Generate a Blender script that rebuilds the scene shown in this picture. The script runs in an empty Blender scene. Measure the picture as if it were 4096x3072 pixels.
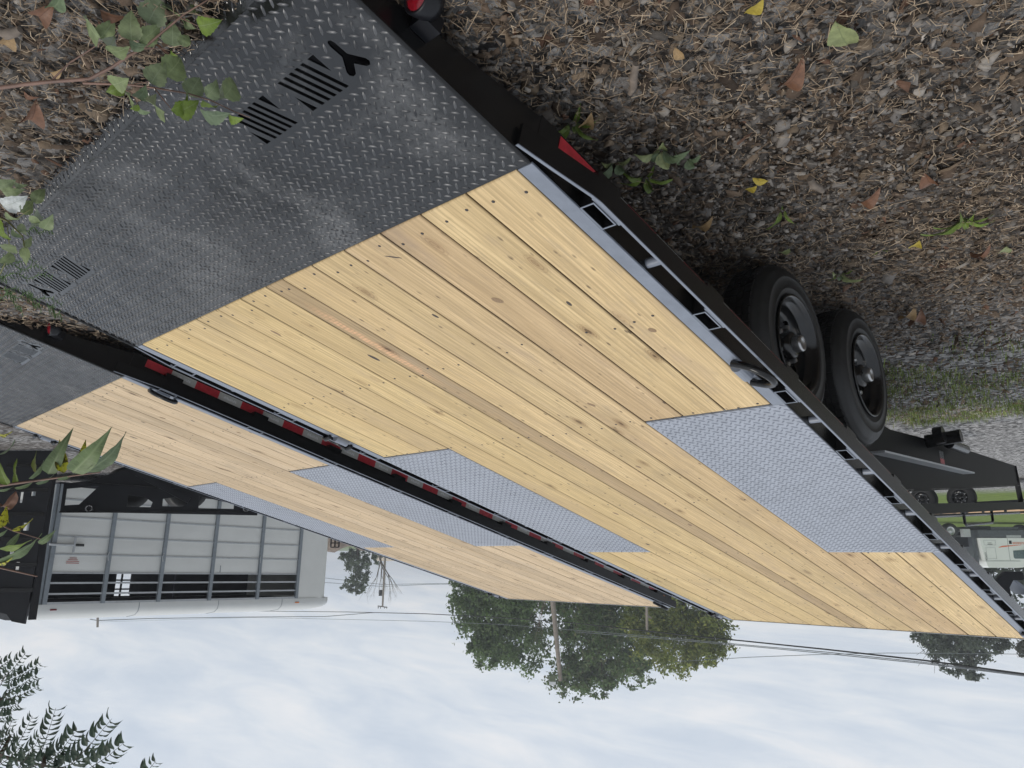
import bpy, math, random
import numpy as np
from mathutils import Vector, Matrix, Quaternion
random.seed(7); RNG = np.random.default_rng(11)
SC = bpy.context.scene
COL = SC.collection
PI = math.pi

# ------------------------------------------------------------------ camera
CAM = Vector((-1.14494, -1.24298, 0.93999))
YAW, PITCH, ROLL = math.radians(42.9433), math.radians(-12.92), math.radians(0.131)
FPX = 2955.44                        # focal length in pixels of a 4096 wide frame
_f = Vector((math.sin(YAW)*math.cos(PITCH), math.cos(YAW)*math.cos(PITCH), math.sin(PITCH)))
_r = Vector((math.cos(YAW), -math.sin(YAW), 0)); _u = _r.cross(_f)
CR = _r*math.cos(ROLL) + _u*math.sin(ROLL); CU = -_r*math.sin(ROLL) + _u*math.cos(ROLL)
cam_d = bpy.data.cameras.new('camera'); cam = bpy.data.objects.new('camera', cam_d); COL.objects.link(cam)
cam_d.sensor_width = 36; cam_d.lens = FPX/4096*36; cam_d.clip_start = 0.05; cam_d.clip_end = 3000
X, Y, Z = -CR, -CU, -_f              # the camera was held upside down
cam.matrix_world = Matrix(((X.x, Y.x, Z.x, CAM.x), (X.y, Y.y, Z.y, CAM.y), (X.z, Y.z, Z.z, CAM.z), (0, 0, 0, 1)))
SC.camera = cam

def at(px, py, depth):
    """measured image position + distance -> place in the world (survey helper)"""
    return CAM + (CR*((2048-px)/FPX) + CU*((py-1536)/FPX) + _f)*depth

# ------------------------------------------------------------------ world and sun
SUN_EL, SUN_AZ = math.radians(54), math.radians(156)      # azimuth clockwise from +Y
w = bpy.data.worlds.new('World'); SC.world = w; w.use_nodes = True
nt = w.node_tree; N = nt.nodes; L = nt.links; N.clear()
out = N.new('ShaderNodeOutputWorld'); bg = N.new('ShaderNodeBackground'); bg.inputs['Strength'].default_value = 0.1
sky = N.new('ShaderNodeTexSky'); sky.sky_type = 'NISHITA'; sky.sun_disc = False
sky.sun_elevation = SUN_EL; sky.sun_rotation = SUN_AZ; sky.air_density = 1.2; sky.dust_density = 2.0
tc = N.new('ShaderNodeTexCoord'); sp = N.new('ShaderNodeSeparateXYZ'); L.new(tc.outputs['Generated'], sp.inputs[0])
za = N.new('ShaderNodeMath'); za.operation = 'ABSOLUTE'; L.new(sp.outputs[2], za.inputs[0])
zp = N.new('ShaderNodeMath'); zp.operation = 'ADD'; zp.inputs[1].default_value = 0.16; L.new(za.outputs[0], zp.inputs[0])
dv = N.new('ShaderNodeVectorMath'); dv.operation = 'DIVIDE'
cz = N.new('ShaderNodeCombineXYZ')
for i in range(3): L.new(zp.outputs[0], cz.inputs[i])
L.new(tc.outputs['Generated'], dv.inputs[0]); L.new(cz.outputs[0], dv.inputs[1])
def wnoise(scale, rot, sc, detail, rough, dist):
    m = N.new('ShaderNodeMapping'); m.inputs['Rotation'].default_value = (0, 0, rot); m.inputs['Scale'].default_value = sc
    L.new(dv.outputs[0], m.inputs[0])
    n = N.new('ShaderNodeTexNoise'); n.inputs['Scale'].default_value = scale; n.inputs['Detail'].default_value = detail
    n.inputs['Roughness'].default_value = rough; n.inputs['Distortion'].default_value = dist
    L.new(m.outputs[0], n.inputs['Vector']); return n
n1 = wnoise(0.8, math.radians(40), (1.0, 1.9, 0.0), 6, 0.55, 0.4)
n2 = wnoise(2.2, math.radians(36), (0.9, 1.9, 0.0), 7, 0.6, 0.5)
mx = N.new('ShaderNodeMath'); mx.operation = 'MULTIPLY_ADD'; mx.inputs[1].default_value = 0.52
ms = N.new('ShaderNodeMath'); ms.operation = 'MULTIPLY'; ms.inputs[1].default_value = 0.48
L.new(n2.outputs[0], ms.inputs[0]); L.new(n1.outputs[0], mx.inputs[0]); L.new(ms.outputs[0], mx.inputs[2])
cr = N.new('ShaderNodeValToRGB'); L.new(mx.outputs[0], cr.inputs[0])
e = cr.color_ramp.elements
e[0].position = 0.39; e[0].color = (0.645, 0.72, 0.825, 1); e[1].position = 0.62; e[1].color = (0.90, 0.915, 0.945, 1)
k = cr.color_ramp.elements.new(0.46); k.color = (0.71, 0.775, 0.865, 1)
k = cr.color_ramp.elements.new(0.53); k.color = (0.79, 0.84, 0.905, 1)
sc_ = N.new('ShaderNodeVectorMath'); sc_.operation = 'SCALE'; sc_.inputs['Scale'].default_value = 9.4
L.new(cr.outputs[0], sc_.inputs[0])
mixs = N.new('ShaderNodeMix'); mixs.data_type = 'RGBA'; mixs.inputs[0].default_value = 0.94
L.new(sky.outputs[0], mixs.inputs[6]); L.new(sc_.outputs[0], mixs.inputs[7])
L.new(mixs.outputs[2], bg.inputs[0]); L.new(bg.outputs[0], out.inputs[0])

sl = bpy.data.lights.new('sun', 'SUN'); sl.energy = 1.5; sl.angle = math.radians(18); sl.color = (1, 0.95, 0.88)
so = bpy.data.objects.new('sun', sl); COL.objects.link(so)
sd = Vector((math.sin(SUN_AZ)*math.cos(SUN_EL), math.cos(SUN_AZ)*math.cos(SUN_EL), math.sin(SUN_EL)))
so.rotation_euler = sd.to_track_quat('Z', 'Y').to_euler()
vs = SC.view_settings; vs.view_transform = 'Standard'; vs.look = 'None'; vs.exposure = 0.05; vs.gamma = 1.0; vs.use_curve_mapping = False
SC.cycles.use_denoising = True
SC.cycles.max_bounces = 8; SC.cycles.transparent_max_bounces = 8

# ------------------------------------------------------------------ helpers
def gz(x, y):
    z = -0.215 - 0.033*max(-3.0, min(y+0.7, 24.0)) - 0.010*max(0.0, min(x, 12.0))
    return z
def gzv(x, y): return -0.215 - 0.033*np.clip(y+0.7, -3.0, 24.0) - 0.010*np.clip(x, 0.0, 12.0)

def tag(o, label=None, cat=None, group=None, kind=None):
    if label: o['label'] = label
    if cat: o['category'] = cat
    if group: o['group'] = group
    if kind: o['kind'] = kind
    return o
def empty(name, loc=(0, 0, 0), mat=None):
    o = bpy.data.objects.new(name, None); COL.objects.link(o)
    if mat is not None: o.matrix_world = mat
    else: o.location = loc
    o.empty_display_size = 0.1
    return o
def link(name, me, parent=None, local=None):
    o = bpy.data.objects.new(name, me); COL.objects.link(o)
    if parent is not None: o.parent = parent
    if local is not None: o.matrix_local = local
    return o
def kids(o): return [c for c in bpy.data.objects if c.parent == o]
def copy_tree(o, parent=None, table=None):
    if table is None:
        table = {}
        for c in bpy.data.objects:
            if c.parent: table.setdefault(c.parent, []).append(c)
    c = o.copy(); COL.objects.link(c); c.parent = parent
    for ch in table.get(o, []): copy_tree(ch, c, table)
    return c

class MB:
    """collects shapes, builds one mesh object"""
    def __init__(s): s.v = []; s.f = []; s.sm = []
    def add(s, vs, fs, smooth=False, m=None):
        b = len(s.v)
        s.v += [tuple(m @ Vector(p)) if m is not None else tuple(p) for p in vs]
        s.f += [tuple(b+i for i in f) for f in fs]; s.sm += [smooth]*len(fs); return s
    def box(s, lo, hi, m=None, bev=0.0):
        (a, b, c), (d, e, f) = lo, hi
        if bev <= 0:
            vs = [(a,b,c),(d,b,c),(d,e,c),(a,e,c),(a,b,f),(d,b,f),(d,e,f),(a,e,f)]
            return s.add(vs, [(3,2,1,0),(4,5,6,7),(0,1,5,4),(1,2,6,5),(2,3,7,6),(3,0,4,7)], m=m)
        t = bev                       # bevel of the upper rim
        vs = [(a,b,c),(d,b,c),(d,e,c),(a,e,c),(a,b,f-t),(d,b,f-t),(d,e,f-t),(a,e,f-t),(a+t,b+t,f),(d-t,b+t,f),(d-t,e-t,f),(a+t,e-t,f)]
        fs = [(3,2,1,0),(0,1,5,4),(1,2,6,5),(2,3,7,6),(3,0,4,7),(4,5,9,8),(5,6,10,9),(6,7,11,10),(7,4,8,11),(8,9,10,11)]
        return s.add(vs, fs, m=m)
    def bar(s, p, q, wx, wz, up=(0, 0, 1), m=None):
        p = Vector(p); q = Vector(q); d = (q-p); ln = d.length; d.normalize()
        x = d.cross(Vector(up)); x = x.normalized() if x.length > 1e-6 else Vector((1, 0, 0)); z = x.cross(d)
        M = Matrix(((x.x, d.x, z.x, p.x), (x.y, d.y, z.y, p.y), (x.z, d.z, z.z, p.z), (0, 0, 0, 1)))
        if m is not None: M = m @ M
        return s.box((-wx/2, 0, -wz/2), (wx/2, ln, wz/2), m=M)
    def tube(s, pts, r, n=8, m=None, caps=True, closed=False):
        pts = [Vector(p) for p in pts]; rs = r if isinstance(r, (list, tuple)) else [r]*len(pts)
        vs = []; fs = []; prev = None; k = len(pts)
        for i, p in enumerate(pts):
            if closed: d = pts[(i+1) % k]-pts[i-1]
            else: d = pts[min(i+1, k-1)]-pts[max(i-1, 0)]
            d.normalize()
            if prev is None:
                a = Vector((0, 0, 1)) if abs(d.z) < 0.9 else Vector((1, 0, 0)); x = d.cross(a).normalized()
            else: x = (prev - d*prev.dot(d)).normalized()
            prev = x; y = d.cross(x)
            for j in range(n):
                a = 2*PI*j/n; vs.append(p + (x*math.cos(a)+y*math.sin(a))*rs[i])
        for i in range(k if closed else k-1):
            for j in range(n):
                i2 = (i+1) % k
                fs.append((i*n+j, i*n+(j+1) % n, i2*n+(j+1) % n, i2*n+j))
        s.add(vs, fs, smooth=True, m=m)
        if caps and not closed:
            s.add([vs[j] for j in range(n)], [tuple(reversed(range(n)))], m=m)
            s.add([vs[(k-1)*n+j] for j in range(n)], [tuple(range(n))], m=m)
        return s
    def prism(s, poly, thick, m=None):
        """poly in local xy, extruded along z by thick"""
        n = len(poly); vs = [(x, y, 0) for x, y in poly]+[(x, y, thick) for x, y in poly]
        fs = [tuple(reversed(range(n))), tuple(range(n, 2*n))]+[(i, (i+1) % n, n+(i+1) % n, n+i) for i in range(n)]
        return s.add(vs, fs, m=m)
    def lathe(s, prof, n=32, m=None, smooth=True):
        """profile (r, z) round local z"""
        vs = []; fs = []
        for r_, z_ in prof:
            for j in range(n):
                a = 2*PI*j/n; vs.append((r_*math.cos(a), r_*math.sin(a), z_))
        for i in range(len(prof)-1):
            for j in range(n): fs.append((i*n+j, i*n+(j+1) % n, (i+1)*n+(j+1) % n, (i+1)*n+j))
        return s.add(vs, fs, smooth=smooth, m=m)
    def mesh(s, name, mat):
        me = bpy.data.meshes.new(name); me.from_pydata(s.v, [], s.f)
        me.polygons.foreach_set('use_smooth', s.sm); me.materials.append(mat); me.update(); return me
    def build(s, name, mat, parent=None, local=None): return link(name, s.mesh(name, mat), parent, local)

def tri_mesh(name, verts, tris, mat, tint=None, smooth=False):
    me = bpy.data.meshes.new(name); nv = len(verts); nf = len(tris)
    me.vertices.add(nv); me.vertices.foreach_set('co', np.ascontiguousarray(verts, np.float32).ravel())
    me.loops.add(nf*3); me.loops.foreach_set('vertex_index', np.ascontiguousarray(tris, np.int32).ravel())
    me.polygons.add(nf); me.polygons.foreach_set('loop_start', np.arange(0, nf*3, 3, dtype=np.int32))
    me.polygons.foreach_set('loop_total', np.full(nf, 3, np.int32))
    me.update(calc_edges=True); me.validate()
    if smooth: me.polygons.foreach_set('use_smooth', np.ones(nf, bool))
    if tint is not None:
        a = me.attributes.new('tint', 'FLOAT_COLOR', 'POINT')
        t = np.ones((nv, 4), np.float32); t[:, :3] = tint; a.data.foreach_set('color', t.ravel())
    me.materials.append(mat); return me

# ------------------------------------------------------------------ materials
class G:
    """small node-graph helper"""
    def __init__(s, name):
        s.m = bpy.data.materials.new(name); s.m.use_nodes = True; s.t = s.m.node_tree
        s.b = s.t.nodes['Principled BSDF']
    def n(s, typ, **kw):
        nd = s.t.nodes.new(typ)
        for k_, v in kw.items():
            if k_.startswith('i_'):
                key = k_[2:].replace('_', ' ')
                nd.inputs[int(key) if key.isdigit() else key].default_value = v
            else: setattr(nd, k_, v)
        return nd
    def l(s, a, b): s.t.links.new(a, b)
    def coords(s, scale=(1, 1, 1), src='Object', rand=False, attr=None):
        c = s.n('ShaderNodeTexCoord'); v = c.outputs[src]
        if rand:
            oi = s.n('ShaderNodeObjectInfo'); ml = s.n('ShaderNodeVectorMath', operation='SCALE'); ml.inputs[0].default_value = (37, 53, 71)
            s.l(oi.outputs['Random'], ml.inputs['Scale']); ad = s.n('ShaderNodeVectorMath', operation='ADD'); s.l(v, ad.inputs[0]); s.l(ml.outputs[0], ad.inputs[1]); v = ad.outputs[0]
        mp = s.n('ShaderNodeMapping'); mp.inputs['Scale'].default_value = scale; s.l(v, mp.inputs[0]); return mp.outputs[0]
    def noise(s, vec, scale=5, detail=4, rough=0.5, dist=0.0):
        nd = s.n('ShaderNodeTexNoise', i_Scale=scale, i_Detail=detail, i_Roughness=rough, i_Distortion=dist); s.l(vec, nd.inputs['Vector']); return nd.outputs[0]
    def ramp(s, fac, stops):
        nd = s.n('ShaderNodeValToRGB'); el = nd.color_ramp.elements
        while len(el) < len(stops): el.new(0.5)
        for q, (p, c) in zip(el, stops):
            q.position = p; q.color = (c, c, c, 1) if isinstance(c, (int, float)) else (*c, 1)
        s.l(fac, nd.inputs[0]); return nd.outputs[0]
    def mix(s, fac, a, b, mode='MIX'):
        nd = s.n('ShaderNodeMix', data_type='RGBA', blend_type=mode)
        for sock, v in ((nd.inputs[0], fac), (nd.inputs[6], a), (nd.inputs[7], b)):
            if hasattr(v, 'is_linked') or hasattr(v, 'links'): s.l(v, sock)
            elif isinstance(v, (int, float)): sock.default_value = v if sock.type == 'VALUE' else (v, v, v, 1)
            else: sock.default_value = (*v, 1)
        return nd.outputs[2]
    def math(s, op, a, b=None, c=None):
        nd = s.n('ShaderNodeMath', operation=op)
        for i, v in enumerate((a, b, c)):
            if v is None: continue
            if isinstance(v, (int, float)): nd.inputs[i].default_value = v
            else: s.l(v, nd.inputs[i])
        return nd.outputs[0]
    def bump(s, h, strength=0.3, dist=0.01):
        nd = s.n('ShaderNodeBump', i_Strength=strength, i_Distance=dist); s.l(h, nd.inputs['Height']); s.l(nd.outputs[0], s.b.inputs['Normal'])
    def set(s, **kw):
        for k_, v in kw.items():
            i = s.b.inputs[k_.replace('_', ' ')]
            if hasattr(v, 'links') or hasattr(v, 'is_linked'): s.l(v, i)
            elif isinstance(v, tuple): i.default_value = (*v, 1) if len(v) == 3 else v
            else: i.default_value = v
        return s

def plain(name, col, rough=0.5, metal=0.0, var=0.25, scale=8, bump=0.0, rand=True, spec=0.5):
    g = G(name); v = g.coords(rand=rand); n_ = g.noise(v, scale, 5, 0.6)
    a = tuple(c*(1-var) for c in col); b = tuple(min(1, c*(1+var)) for c in col)
    g.set(Base_Color=g.ramp(n_, [(0.3, a), (0.7, b)]), Metallic=metal, Specular_IOR_Level=spec)
    g.set(Roughness=g.ramp(n_, [(0.3, max(0.02, rough*0.85)), (0.75, min(1, rough*1.2))]))
    if bump: g.bump(n_, bump, 0.004)
    return g.m

def wood_mat(name, lo, hi, greyed, knot, edge=0.75, kd=0.46):
    g = G(name)
    v = g.coords(rand=True)
    def st(sc): mp = g.n('ShaderNodeMapping'); mp.inputs['Scale'].default_value = sc; g.l(v, mp.inputs[0]); return mp.outputs[0]
    fine = g.noise(st((110, 2.6, 20)), 1, 4, 0.6)
    broad = g.noise(st((9, 0.55, 3)), 1, 4, 0.5, 0.6)
    wv = g.n('ShaderNodeTexWave', wave_type='BANDS', bands_direction='X'); wv.inputs['Scale'].default_value = 16; wv.inputs['Distortion'].default_value = 7
    wv.inputs['Detail'].default_value = 3; wv.inputs['Detail Scale'].default_value = 1.2; g.l(st((1, 0.11, 1)), wv.inputs[0])
    base = g.ramp(broad, [(0.25, lo), (0.72, hi)])
    c = g.mix(g.ramp(wv.outputs[0], [(0.50, 0.0), (0.95, 0.40)]), base, tuple(q*0.70 for q in lo))
    c = g.mix(g.ramp(fine, [(0.40, 0.50), (0.60, 0.0)]), c, tuple(q*0.52 for q in lo))
    weather = g.noise(st((6, 1.3, 2)), 1, 5, 0.65)
    c = g.mix(g.ramp(weather, [(0.52, 0.0), (0.74, 0.62)]), c, greyed)
    vo = g.n('ShaderNodeTexVoronoi', feature='F1'); vo.inputs['Scale'].default_value = 1.0; vo.inputs['Randomness'].default_value = 1.0
    wob = g.noise(st((30, 12, 1)), 1, 3, 0.6)
    mp = g.n('ShaderNodeVectorMath', operation='ADD'); g.l(st((8, 3.0, 0.0)), mp.inputs[0])
    wsc = g.n('ShaderNodeVectorMath', operation='SCALE'); wsc.inputs['Scale'].default_value = 0.12; g.l(wob, wsc.inputs[0]); g.l(wsc.outputs[0], mp.inputs[1])
    g.l(mp.outputs[0], vo.inputs['Vector'])
    ks = g.n('ShaderNodeSeparateXYZ'); g.l(vo.outputs['Color'], ks.inputs[0]); sel = g.ramp(ks.outputs[0], [(kd, 0.0), (kd+0.04, 1.0)])
    kn = vo.outputs['Distance']; ring = g.math('SINE', g.math('MULTIPLY', kn, 150.0))
    c = g.mix(g.math('MULTIPLY', sel, g.ramp(kn, [(0.09, 0.55), (0.22, 0.0)])), c, tuple(q*0.85 for q in knot))
    c = g.mix(g.math('MULTIPLY', g.math('MULTIPLY', sel, g.ramp(kn, [(0.10, 0.9), (0.24, 0.0)])), g.ramp(ring, [(0.2, 0.0), (0.9, 0.6)])), c, tuple(q*0.6 for q in knot))
    c = g.mix(g.math('MULTIPLY', sel, g.ramp(kn, [(0.055, 0.88), (0.085, 0.0)])), c, tuple(q*0.34 for q in knot))
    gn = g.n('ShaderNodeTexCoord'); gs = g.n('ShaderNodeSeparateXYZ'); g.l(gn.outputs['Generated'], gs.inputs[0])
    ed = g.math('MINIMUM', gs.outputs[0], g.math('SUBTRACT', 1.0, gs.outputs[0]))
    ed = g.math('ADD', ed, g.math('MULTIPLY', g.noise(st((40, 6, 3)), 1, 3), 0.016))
    c = g.mix(g.ramp(ed, [(0.010, edge), (0.022*edge/0.75, 0.0)]), c, (0.12, 0.085, 0.05))  # edges darkened in colour so the shaded gaps between boards read
    # dark streaks and scuffs
    sc2 = g.noise(st((14, 2.2, 3)), 1, 3, 0.4)
    c = g.mix(g.ramp(sc2, [(0.70, 0.0), (0.80, 0.38)]), c, (0.17, 0.135, 0.10))
    wc_ = g.n('ShaderNodeNewGeometry'); sm = g.n('ShaderNodeMapping'); sm.inputs['Scale'].default_value = (3.2, 2.3, 2.3); g.l(wc_.outputs['Position'], sm.inputs[0])
    smud = g.noise(sm.outputs[0], 1, 6, 0.66, 0.8)
    c = g.mix(g.ramp(smud, [(0.55, 0.0), (0.72, 0.30)]), c, (0.28, 0.225, 0.16))
    mot = g.noise(st((34, 7, 4)), 1, 6, 0.72, 0.6)
    c = g.mix(g.ramp(mot, [(0.53, 0.0), (0.72, 0.42)]), c, (0.33, 0.26, 0.18))
    c = g.mix(g.ramp(g.noise(st((5, 0.8, 2)), 1, 3, 0.5), [(0.40, 0.30), (0.58, 0.0)]), c, tuple(q*0.80 for q in lo))
    vp = g.n('ShaderNodeTexVoronoi', feature='F1'); vp.inputs['Scale'].default_value = 1.0; g.l(st((26, 9, 0.0)), vp.inputs['Vector'])
    pits = g.math('MULTIPLY', g.ramp(vp.outputs['Distance'], [(0.07, 0.8), (0.15, 0.0)]), g.ramp(smud, [(0.40, 0.0), (0.50, 1.0)]))
    c = g.mix(pits, c, (0.12, 0.085, 0.055))
    oi = g.n('ShaderNodeObjectInfo'); c = g.mix(1.0, c, oi.outputs['Color'], 'MULTIPLY')
    g.set(Base_Color=c, Roughness=0.72, Specular_IOR_Level=0.25)
    hh = g.math('ADD', g.math('MULTIPLY', fine, 0.6), g.math('MULTIPLY', wv.outputs[0], 0.25))
    g.bump(hh, 0.35, 0.0025)
    return g
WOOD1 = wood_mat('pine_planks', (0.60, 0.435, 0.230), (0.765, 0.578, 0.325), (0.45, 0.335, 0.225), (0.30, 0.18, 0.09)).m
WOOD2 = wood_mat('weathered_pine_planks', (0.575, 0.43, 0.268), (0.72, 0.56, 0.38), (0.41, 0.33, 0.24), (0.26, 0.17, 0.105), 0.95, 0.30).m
# narrow board with a fresh orange scuff where a tyre rubbed it
_g = wood_mat('scuffed_plank', (0.42, 0.30, 0.165), (0.52, 0.385, 0.225), (0.36, 0.27, 0.19), (0.22, 0.13, 0.07))
_tc = _g.n('ShaderNodeTexCoord'); _sp = _g.n('ShaderNodeSeparateXYZ'); _g.l(_tc.outputs['Object'], _sp.inputs[0])
_ln = _g.math('MULTIPLY', _g.ramp(_g.math('MULTIPLY', _sp.outputs[1], 0.25), [(0.03, 0.0), (0.075, 1.0), (0.165, 0.95), (0.21, 0.10), (0.9, 0.06)]),
              _g.ramp(_g.math('ADD', _g.math('MULTIPLY', _g.math('ABSOLUTE', _g.math('SUBTRACT', _sp.outputs[0], 0.07)), 10.0), _g.math('MULTIPLY', _g.noise(_g.coords((60, 14, 1)), 1, 3), 0.3)), [(0.25, 1.0), (0.42, 0.0)]))
_w = _g.n('ShaderNodeTexWave', wave_type='BANDS', bands_direction='Y'); _w.inputs['Scale'].default_value = 18; _w.inputs['Distortion'].default_value = 3; _g.l(_tc.outputs['Object'], _w.inputs[0])
_src = _g.b.inputs['Base Color'].links[0].from_socket
_g.set(Base_Color=_g.mix(_g.math('MULTIPLY', _ln, _g.math('MULTIPLY', _g.ramp(_w.outputs[0], [(0.2, 0.5), (0.7, 0.95)]), _g.ramp(_g.noise(_g.coords((90, 22, 5)), 1, 4, 0.7), [(0.35, 0.25), (0.6, 1.0)]))), _src, (0.74, 0.44, 0.25)))
WOOD_SCUFF = _g.m

def black_paint(name, dirt, rough, col=0.012, dirtcol=(0.14, 0.125, 0.105), fine=60, spec=0.38, wavy=0.0, lo=0.42, hi=0.72, mn=0.08):
    g = G(name); v = g.coords()
    a = g.noise(v, 2.2, 6, 0.62, 0.4); b = g.noise(v, fine, 4, 0.7)
    f = g.math('MULTIPLY', g.ramp(a, [(lo, mn), (hi, 1.0)]), g.ramp(b, [(0.35, 0.25), (0.7, 1.0)]))
    f = g.math('MULTIPLY', f, dirt)
    g.set(Base_Color=g.mix(f, (col, col, col*1.08), dirtcol), Roughness=g.math('MULTIPLY_ADD', f, 0.5, rough), Specular_IOR_Level=spec)
    wv_ = g.noise(v, 3.2, 3, 0.5); hh_ = g.math('ADD', g.math('MULTIPLY', b, 0.12), g.math('MULTIPLY', wv_, wavy)); g.bump(hh_, 0.35, 0.01); return g.m
BLACK = black_paint('gloss_black_paint', 0.05, 0.24, 0.007)
TAILP = black_paint('black_tread_plate_paint', 0.55, 0.13, 0.007, (0.23, 0.228, 0.225), 34, 0.68, wavy=1.6, lo=0.53, hi=0.70, mn=0.0)
_g = G('worn_glint_lugs'); _n = _g.noise(_g.coords(), 14, 4, 0.6)
_g.set(Base_Color=_g.ramp(_n, [(0.35, (0.035, 0.036, 0.039)), (0.65, (0.13, 0.13, 0.133))]), Metallic=0.55, Roughness=0.36); TAILLUG = _g.m  # worn lugs, lightened in colour to stand in for sky glints
MATTE = plain('matte_black_steel', (0.007, 0.0075, 0.010), 0.42, spec=0.3)
def grey_metal(name, col, rough):
    g = G(name); v = g.coords(); n_ = g.noise(v, 12, 6, 0.65, 0.3); m_ = g.noise(v, 1.6, 3, 0.5)
    c = g.mix(g.ramp(m_, [(0.35, 0.0), (0.7, 0.5)]), g.ramp(n_, [(0.32, tuple(q*0.82 for q in col)), (0.7, tuple(q*1.12 for q in col))]), tuple(q*1.2 for q in col))
    g.set(Base_Color=c, Roughness=g.ramp(n_, [(0.3, rough*0.8), (0.7, rough*1.25)]), Specular_IOR_Level=0.6); g.bump(n_, 0.05, 0.002); return g.m
GREY = grey_metal('grey_steel_paint', (0.185, 0.205, 0.245), 0.36)
PLATE = grey_metal('grey_tread_plate', (0.30, 0.32, 0.365), 0.36)
PLATELUG = grey_metal('grey_tread_lugs', (0.175, 0.19, 0.225), 0.3)
ALU2 = grey_metal('bright_aluminium_trim', (0.40, 0.415, 0.425), 0.38)
RUBBER = plain('tyre_rubber', (0.014, 0.0135, 0.013), 0.55, var=0.6, scale=22, bump=0.15)
RIM = black_paint('black_wheel_enamel', 0.05, 0.15, 0.006, spec=0.55)
CHROME = plain('hub_metal', (0.42, 0.42, 0.42), 0.28, 0.9)
RED = plain('red_reflective_tape', (0.44, 0.03, 0.042), 0.35, var=0.2, scale=40)
_g = G('white_reflective_tape'); _v = _g.coords(); _tc = _g.n('ShaderNodeTexCoord'); _s = _g.n('ShaderNodeSeparateXYZ'); _g.l(_tc.outputs['Object'], _s.inputs[0])
_band = _g.math('MULTIPLY', _g.ramp(_g.math('MULTIPLY', _g.math('ABSOLUTE', _s.outputs[2]), 20.0), [(0.12, 1.0), (0.2, 0.0)]), _g.ramp(_g.math('MULTIPLY', _g.math('ABSOLUTE', _s.outputs[1]), 10.0), [(0.40, 1.0), (0.46, 0.0)]))
_band = _g.math('MULTIPLY', _band, _g.ramp(_g.noise(_g.coords((1, 260, 60)), 1, 2), [(0.42, 0.0), (0.55, 1.0)]))
_g.set(Base_Color=_g.mix(_band, (0.46, 0.46, 0.43), (0.68, 0.68, 0.68)), Roughness=0.4); WHITE_TAPE = _g.m
LENS = plain('red_lamp_lens', (0.17, 0.006, 0.012), 0.18, var=0.3, scale=120)
AMBER = plain('amber_lamp_lens', (0.55, 0.16, 0.03), 0.2)
SCREW = plain('dark_screw_head', (0.035, 0.03, 0.028), 0.5)

# ------------------------------------------------------------------ ground
g = G('gravel_and_litter'); v = g.coords()
a = g.noise(v, 0.55, 5, 0.6, 0.5); b = g.noise(v, 9, 6, 0.7); vo = g.n('ShaderNodeTexVoronoi'); vo.inputs['Scale'].default_value = 26; g.l(v, vo.inputs['Vector'])
soil = g.ramp(b, [(0.3, (0.030, 0.021, 0.015)), (0.75, (0.10, 0.072, 0.05))])
vc = g.n('ShaderNodeTexVoronoi'); vc.inputs['Scale'].default_value = 30; g.l(v, vc.inputs['Vector']); vsep = g.n('ShaderNodeSeparateXYZ'); g.l(vc.outputs['Color'], vsep.inputs[0])
stone = g.ramp(g.math('ADD', g.math('MULTIPLY', vsep.outputs[0], 0.6), g.math('MULTIPLY', g.noise(v, 38, 5, 0.75), 0.4)), [(0.3, (0.06, 0.058, 0.057)), (0.5, (0.22, 0.215, 0.21)), (0.72, (0.46, 0.45, 0.44))])
sepy = g.n('ShaderNodeSeparateXYZ'); g.l(v, sepy.inputs[0])
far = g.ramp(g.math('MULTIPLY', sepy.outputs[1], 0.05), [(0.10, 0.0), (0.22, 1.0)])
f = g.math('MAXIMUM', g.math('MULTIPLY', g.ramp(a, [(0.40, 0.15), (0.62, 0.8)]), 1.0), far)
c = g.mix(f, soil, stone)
# lawn beyond the lot
gr = g.ramp(g.noise(v, 3.5, 6, 0.7), [(0.3, (0.075, 0.12, 0.022)), (0.7, (0.17, 0.22, 0.05))])
edge = g.math('ADD', g.math('MULTIPLY', sepy.outputs[1], 0.01), g.math('MULTIPLY', a, 0.05))
c = g.mix(g.math('MULTIPLY', g.ramp(edge, [(0.285, 0.0), (0.31, 1.0)]), g.ramp(g.math('MULTIPLY_ADD', sepy.outputs[0], 0.01, 0.5), [(0.40, 0.0), (0.47, 1.0)])), c, gr)
g.set(Base_Color=c, Roughness=0.9, Specular_IOR_Level=0.2); g.bump(g.math('ADD', g.noise(v, 38, 5, 0.75), g.math('MULTIPLY', vo.outputs[0], 0.6)), 0.9, 0.02)
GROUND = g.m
def ground_sheet():
    xs = np.concatenate([[-700, -300, -120, -60, -30, -15, -9], np.arange(-6, 18.1, 0.5), [22, 30, 45, 70, 110, 200, 400, 700]])
    ys = np.concatenate([[-700, -300, -100, -40, -15, -8], np.arange(-5, 30.1, 0.5), [34, 40, 50, 65, 90, 130, 200, 350, 700]])
    XX, YY = np.meshgrid(xs, ys, indexing='ij'); ZZ = gzv(XX, YY)
    near = (np.abs(XX-3) < 9) & (np.abs(YY-6) < 12)
    ZZ = ZZ + np.where(near, 0.008*np.sin(XX*3.1+YY*1.7)+0.006*np.sin(YY*4.3-XX*2.2), 0)-0.012
    n_, m_ = XX.shape; V = np.stack([XX, YY, ZZ], -1).reshape(-1, 3); T = []
    idx = np.arange(n_*m_).reshape(n_, m_)
    q = np.stack([idx[:-1, :-1], idx[1:, :-1], idx[1:, 1:], idx[:-1, 1:]], -1).reshape(-1, 4)
    T = np.concatenate([q[:, [0, 1, 2]], q[:, [0, 2, 3]]])
    return tag(link('ground', tri_mesh('ground', V, T, GROUND, smooth=True)), kind='structure')
ground_sheet()

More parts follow.
